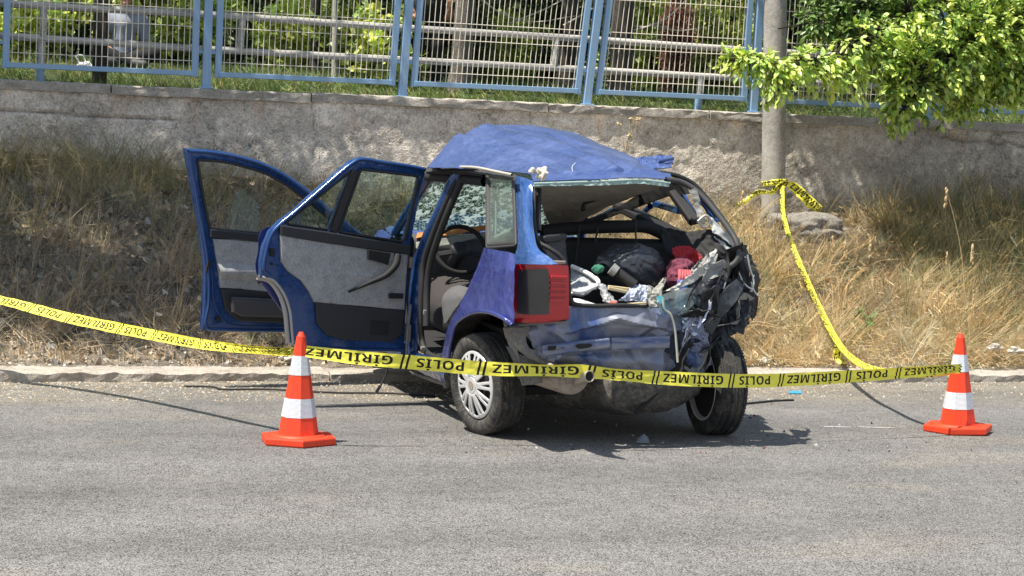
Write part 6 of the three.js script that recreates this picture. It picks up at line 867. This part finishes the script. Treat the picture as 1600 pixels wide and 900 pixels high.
tag(mesh('rubber_strip', [tube([[1.56,0,-12.777],[1.729,0,-12.707],[1.808,0,-12.605],[2.091,0,-12.569],[2.495,0,-12.431],[2.825,0,-12.36],[3.149,0,-12.257]].map((p, i) => RY(p, 0.008 + 0.004 * (i % 2))), 0.0065, 6, 80)], M.rubber), 'long thin black rubber strip lying on the road by the kerb', 'strip');
tag(mesh('rubber_strip', [tube([[5.093,0,-11.762],[5.273,0,-11.855],[5.456,0,-11.949],[5.613,0,-11.979]].map((p) => RY(p, 0.008)), 0.007, 6, 40)], M.rubber), 'short black strip on the road right of the rear wheel', 'strip');
tag(mesh('hanging_strap', [tube([[2.719,.313,-11.8],[2.709,.223,-11.8],[2.683,.15,-11.8],[2.651,.093,-11.8]], 0.006, 6, 30), bar([2.671,.13,-11.8], [2.647,.089,-11.8], 0.02, 0.008, 0.003)], M.rubber), 'thin black strap hanging below the open rear door', 'strap');
{
  const r = rng(71), bits = []; for (let i = 0; i < 60; i++) { const p = [4.058,0,-10.805], x = p[0] + (r() - 0.5) * 3.4, z = p[2] + (r() - 0.3) * 1.6; bits.push({ p: [x, roadY(x, z) + 0.006, z], q: rq(r), s: [0.006 + 0.014 * r(), 0.004 + 0.006 * r(), 0.006 + 0.012 * r()], c: tint(r, r() < 0.5 ? [0.5, 0.52, 0.52] : r() < 0.8 ? [0.06, 0.06, 0.07] : [0.3, 0.05, 0.04], 0.3) }); }
  tag(scatter('debris', stone(9), std([1, 1, 1], 0.6), bits), 'scattered crumbs of glass and plastic on the road behind the car', 'debris', null, 'stuff');
  const sh_ = []; for (const [a, b, w] of [[[5.252,-0,-10.75], [5.425,0,-10.729], 0.03], [[5.474,0,-10.74], [5.71,0,-10.702], 0.025]]) { const g = new THREE.PlaneGeometry(1, w, 40, 2).rotateX(-Math.PI / 2); sh_.push(mapPos(g, (v) => { const t = v.x + 0.5; v.x = lerp(a[0], b[0], t); v.z = v.z * (0.6 + 0.6 * n3(t * 9, v.z * 40, 2)) + lerp(a[2], b[2], t); v.y = roadY(v.x, v.z) + 0.004; })); }
  struct('road_marking', sh_, std([0.62, 0.6, 0.56], 0.9));
}
// ---------- people behind the fence ----------
function sdf(bones, k = 0.025) { return (x, y, z) => { let d = 9; for (const [a, b, ra, rb] of bones) { const bx = b[0] - a[0], by = b[1] - a[1], bz = b[2] - a[2], px = x - a[0], py = y - a[1], pz = z - a[2], t = clamp((px * bx + py * by + pz * bz) / (bx * bx + by * by + bz * bz + 1e-9)); const q = Math.hypot(px - bx * t, py - by * t, pz - bz * t) - lerp(ra, rb, t), h = clamp(0.5 + 0.5 * (d - q) / k); d = lerp(d, q, h) - k * h * (1 - h); } return d; }; }
function solid(bones, cell, k) {
  const lo = [9, 9, 9], hi = [-9, -9, -9]; for (const [a, b, ra, rb] of bones) for (let i = 0; i < 3; i++) { lo[i] = Math.min(lo[i], a[i] - ra, b[i] - rb); hi[i] = Math.max(hi[i], a[i] + ra, b[i] + rb); }
  const c = lo.map((v, i) => (v + hi[i]) / 2), half = Math.max(...lo.map((v, i) => hi[i] - v)) / 2 + cell * 3, n = Math.ceil(2 * half / cell), mc = new MarchingCubes(n, new THREE.MeshStandardMaterial(), false, false, 400000), f = sdf(bones, k);
  for (let z = 0; z < n; z++) for (let y = 0; y < n; y++) for (let x = 0; x < n; x++) mc.field[x + y * n + z * n * n] = -f(c[0] + (x - n / 2) / (n / 2) * half, c[1] + (y - n / 2) / (n / 2) * half, c[2] + (z - n / 2) / (n / 2) * half);
  mc.isolation = 0; mc.update();
  const g = new THREE.BufferGeometry(), pos = mc.positionArray.slice(0, mc.count * 3); for (let i = 0; i < pos.length; i++) pos[i] = pos[i] * half + c[i % 3];
  g.setAttribute('position', new THREE.BufferAttribute(pos, 3)); const w = mergeVertices(g, 1e-5); w.computeVertexNormals(); return w;
}
const SKIN = std([0.42, 0.2, 0.12], 0.55), HAIR = std([0.03, 0.022, 0.018], 0.7);
function hand(w, dir, side, curl) {  // bones of a relaxed hand at wrist w pointing along dir
  const d = V(...dir).normalize(), s = V(...side).normalize(), n = d.clone().cross(s), o = V(...w), P = (a, b, c) => o.clone().addScaledVector(d, a).addScaledVector(s, b).addScaledVector(n, c).toArray(), b = [[P(0, 0, 0), P(0.05, 0.02, 0), 0.024, 0.02], [P(0, 0, 0), P(0.08, -0.02, 0), 0.024, 0.016]];
  [[-0.032, 0.06], [-0.011, 0.068], [0.011, 0.064], [0.031, 0.05]].forEach(([x, L], i) => { const k = curl * (1 + 0.1 * i); b.push([P(0.075, x, 0), P(0.075 + L * 0.5, x * 1.1, k * 0.012), 0.0105, 0.0095], [P(0.075 + L * 0.5, x * 1.1, k * 0.012), P(0.075 + L, x * 1.1, k * 0.035), 0.0095, 0.0075]); });
  b.push([P(0.02, -0.025, 0.005), P(0.055, -0.052, 0.015), 0.013, 0.0105], [P(0.055, -0.052, 0.015), P(0.088, -0.056, 0.024), 0.0105, 0.008]); return b;
}
function head(c, r) { return [[[c[0], c[1] + 0.03, c[2] - 0.015], [c[0], c[1] + 0.02, c[2] + 0.01], 0.098, 0.092], [[c[0], c[1] - 0.05, c[2] + 0.03], [c[0], c[1] - 0.085, c[2] + 0.045], 0.062, 0.042], [[c[0], c[1] + 0.01, c[2] + 0.1], [c[0], c[1] - 0.03, c[2] + 0.118], 0.011, 0.016], [[c[0] - 0.095, c[1], c[2]], [c[0] - 0.1, c[1] - 0.03, c[2]], 0.018, 0.014], [[c[0] + 0.095, c[1], c[2]], [c[0] + 0.1, c[1] - 0.03, c[2]], 0.018, 0.014]]; }
function person(label, base, J, shirt, trousers, shoeCol) {
  const t = thing('person', label, 'person', base), b = (a, c, r1, r2) => [J[a], J[c], r1, r2];
  const arms = [b('ls', 'le', 0.05, 0.042), b('le', 'lw', 0.042, 0.028), b('rs', 're', 0.05, 0.042), b('re', 'rw', 0.042, 0.028)], legs = [b('lh', 'lk', 0.085, 0.06), b('lk', 'la', 0.06, 0.04), b('rh', 'rk', 0.085, 0.06), b('rk', 'ra', 0.06, 0.04)];
  const torso = [[J.pel, J.bel, 0.12, 0.115], [J.bel, J.che, 0.115, 0.12], [J.lh, J.rh, 0.1, 0.1], [[J.ls[0] * 0.75 + J.che[0] * 0.25, J.ls[1] - 0.05, J.ls[2]], [J.rs[0] * 0.75 + J.che[0] * 0.25, J.rs[1] - 0.05, J.rs[2]], 0.085, 0.085], [J.ls, J.rs, 0.055, 0.055], [J.che, J.neck, 0.1, 0.055], [J.neck, J.head, 0.052, 0.05]];
  const feet = [[J.la, J.lt, 0.04, 0.032], [J.ra, J.rt, 0.04, 0.032]];
  const body = mesh('body', [solid([...torso, ...arms, ...legs, ...feet], 0.016), solid(head(J.head), 0.006, 0.02), solid(hand(J.lw, J.lhd, [1, 0, 0.2], 0.8), 0.004, 0.008), solid(hand(J.rw, J.rhd, [-1, 0, 0.2], 0.8), 0.004, 0.008)], SKIN, t);
  const fat = (l, e) => l.map(([p, q, r1, r2]) => [p, q, r1 + e, r2 + e]), half = (p, q, f) => [0, 1, 2].map((i) => lerp(p[i], q[i], f));
  mesh('shirt', solid([...fat(torso.slice(0, 5), 0.016), [J.che, half(J.che, J.neck, 0.7), 0.115, 0.075], [J.ls, half(J.ls, J.le, 0.75), 0.066, 0.06], [J.rs, half(J.rs, J.re, 0.75), 0.066, 0.06]], 0.016), shirt, t);
  mesh('trousers', solid([...fat([[J.pel, J.lh, 0.12, 0.1], [J.pel, J.rh, 0.12, 0.1]], 0.016), ...fat(legs, 0.018)], 0.016), trousers, t);
  mesh('shoes', [solid(fat([feet[0]], 0.014), 0.01, 0.01), solid(fat([feet[1]], 0.014), 0.01, 0.01)], std(shoeCol, 0.6), t);
  const h = J.head; mesh('hair', solid([[[h[0], h[1] + 0.06, h[2] - 0.02], [h[0], h[1] + 0.055, h[2] - 0.01], 0.1, 0.098], [[h[0], h[1] + 0.02, h[2] - 0.05], [h[0], h[1] - 0.04, h[2] - 0.06], 0.08, 0.055]], 0.008, 0.02), HAIR, t);
  mesh('eye', new THREE.SphereGeometry(0.011, 10, 8).translate(h[0] - 0.032, h[1] + 0.005, h[2] + 0.088), std([0.05, 0.04, 0.035], 0.3), t); mesh('eye', new THREE.SphereGeometry(0.011, 10, 8).translate(h[0] + 0.032, h[1] + 0.005, h[2] + 0.088), std([0.05, 0.04, 0.035], 0.3), t);
  mesh('mouth', box(0.045, 0.008, 0.012, h[0], h[1] - 0.058, h[2] + 0.088, 0.003), std([0.3, 0.09, 0.08], 0.6), t);
  return t;
}
{
  const bs = [1.878,2.433,-21.6], y0 = lawnY(bs[0], bs[2]);
  person('person in light grey polo shirt and black trousers sitting behind the fence', [bs[0], y0, bs[2]], { pel: [0, 0.16, 0], bel: [0, 0.34, 0], che: [0.01, 0.5, 0.02], neck: [0.02, 0.66, 0.04], head: [0.02, 0.82, 0.07], ls: [-0.19, 0.56, 0.02], rs: [0.2, 0.56, 0.02], le: [-0.24, 0.32, 0.06], re: [0.25, 0.3, 0.06], lw: [-0.14, 0.2, 0.26], rw: [0.19, 0.12, 0.24], lhd: [0.6, -0.5, 0.6], rhd: [-0.2, -0.7, 0.5], lh: [-0.1, 0.13, 0.02], rh: [0.1, 0.13, 0.02], lk: [-0.3, 0.2, 0.38], rk: [0.3, 0.18, 0.38], la: [0.05, 0.07, 0.5], ra: [-0.06, 0.09, 0.44], lt: [0.18, 0.06, 0.56], rt: [-0.2, 0.07, 0.52] }, std([0.24, 0.27, 0.33], 0.9), std([0.012, 0.012, 0.014], 0.9), [0.06, 0.06, 0.06]);
  const b2 = [5.011,2.44,-20.4], y2 = lawnY(b2[0], b2[2]);
  person('person in black clothes standing behind the double fence post', [b2[0], y2, b2[2]], { pel: [0, 0.92, 0], bel: [0, 1.08, 0], che: [0, 1.28, 0.01], neck: [0, 1.48, 0], head: [0, 1.63, 0.03], ls: [-0.19, 1.4, 0], rs: [0.19, 1.4, 0], le: [-0.25, 1.12, -0.02], re: [0.26, 1.13, 0], lw: [-0.2, 0.88, 0.1], rw: [0.22, 0.9, 0.12], lhd: [0.1, -0.9, 0.3], rhd: [-0.1, -0.9, 0.3], lh: [-0.09, 0.9, 0], rh: [0.09, 0.9, 0], lk: [-0.1, 0.49, 0.03], rk: [0.11, 0.49, 0.04], la: [-0.1, 0.08, 0], ra: [0.13, 0.08, 0.02], lt: [-0.12, 0.04, 0.17], rt: [0.17, 0.04, 0.19] }, std([0.016, 0.016, 0.018], 0.9), std([0.012, 0.012, 0.013], 0.9), [0.02, 0.02, 0.02]);
}
{
  const p = [1.356,2.178,-17.95]; const w = thing('wooden_post', 'dark weathered post standing behind the fence left of the seated person', 'post', [p[0], WALL_TOP - 0.1, p[2]]);
  mesh('shaft', dent(tess(box(0.125, 1.9, 0.11, 0, 0.9, 0, 0.015).toNonIndexed(), 0.1), 0.006, 5), M.barkDark, w);
  const q = [1.429,2.459,-21]; const bag = tag(mesh('carrier_bag', [blob(0.09, 1, 0.7, 0.8, 0.03, 14, 3, 10), tube([[-0.05, 0.05, 0], [-0.09, 0.12, 0], [-0.02, 0.13, 0], [0.02, 0.06, 0]], 0.008, 6)], std([0.75, 0.76, 0.78], 0.6)), 'small white bag with a loop handle on the lawn beside the dark post', 'bag'); bag.position.set(q[0], lawnY(q[0], q[2]) + 0.05, q[2]);
}

renderer.render(scene, camera);
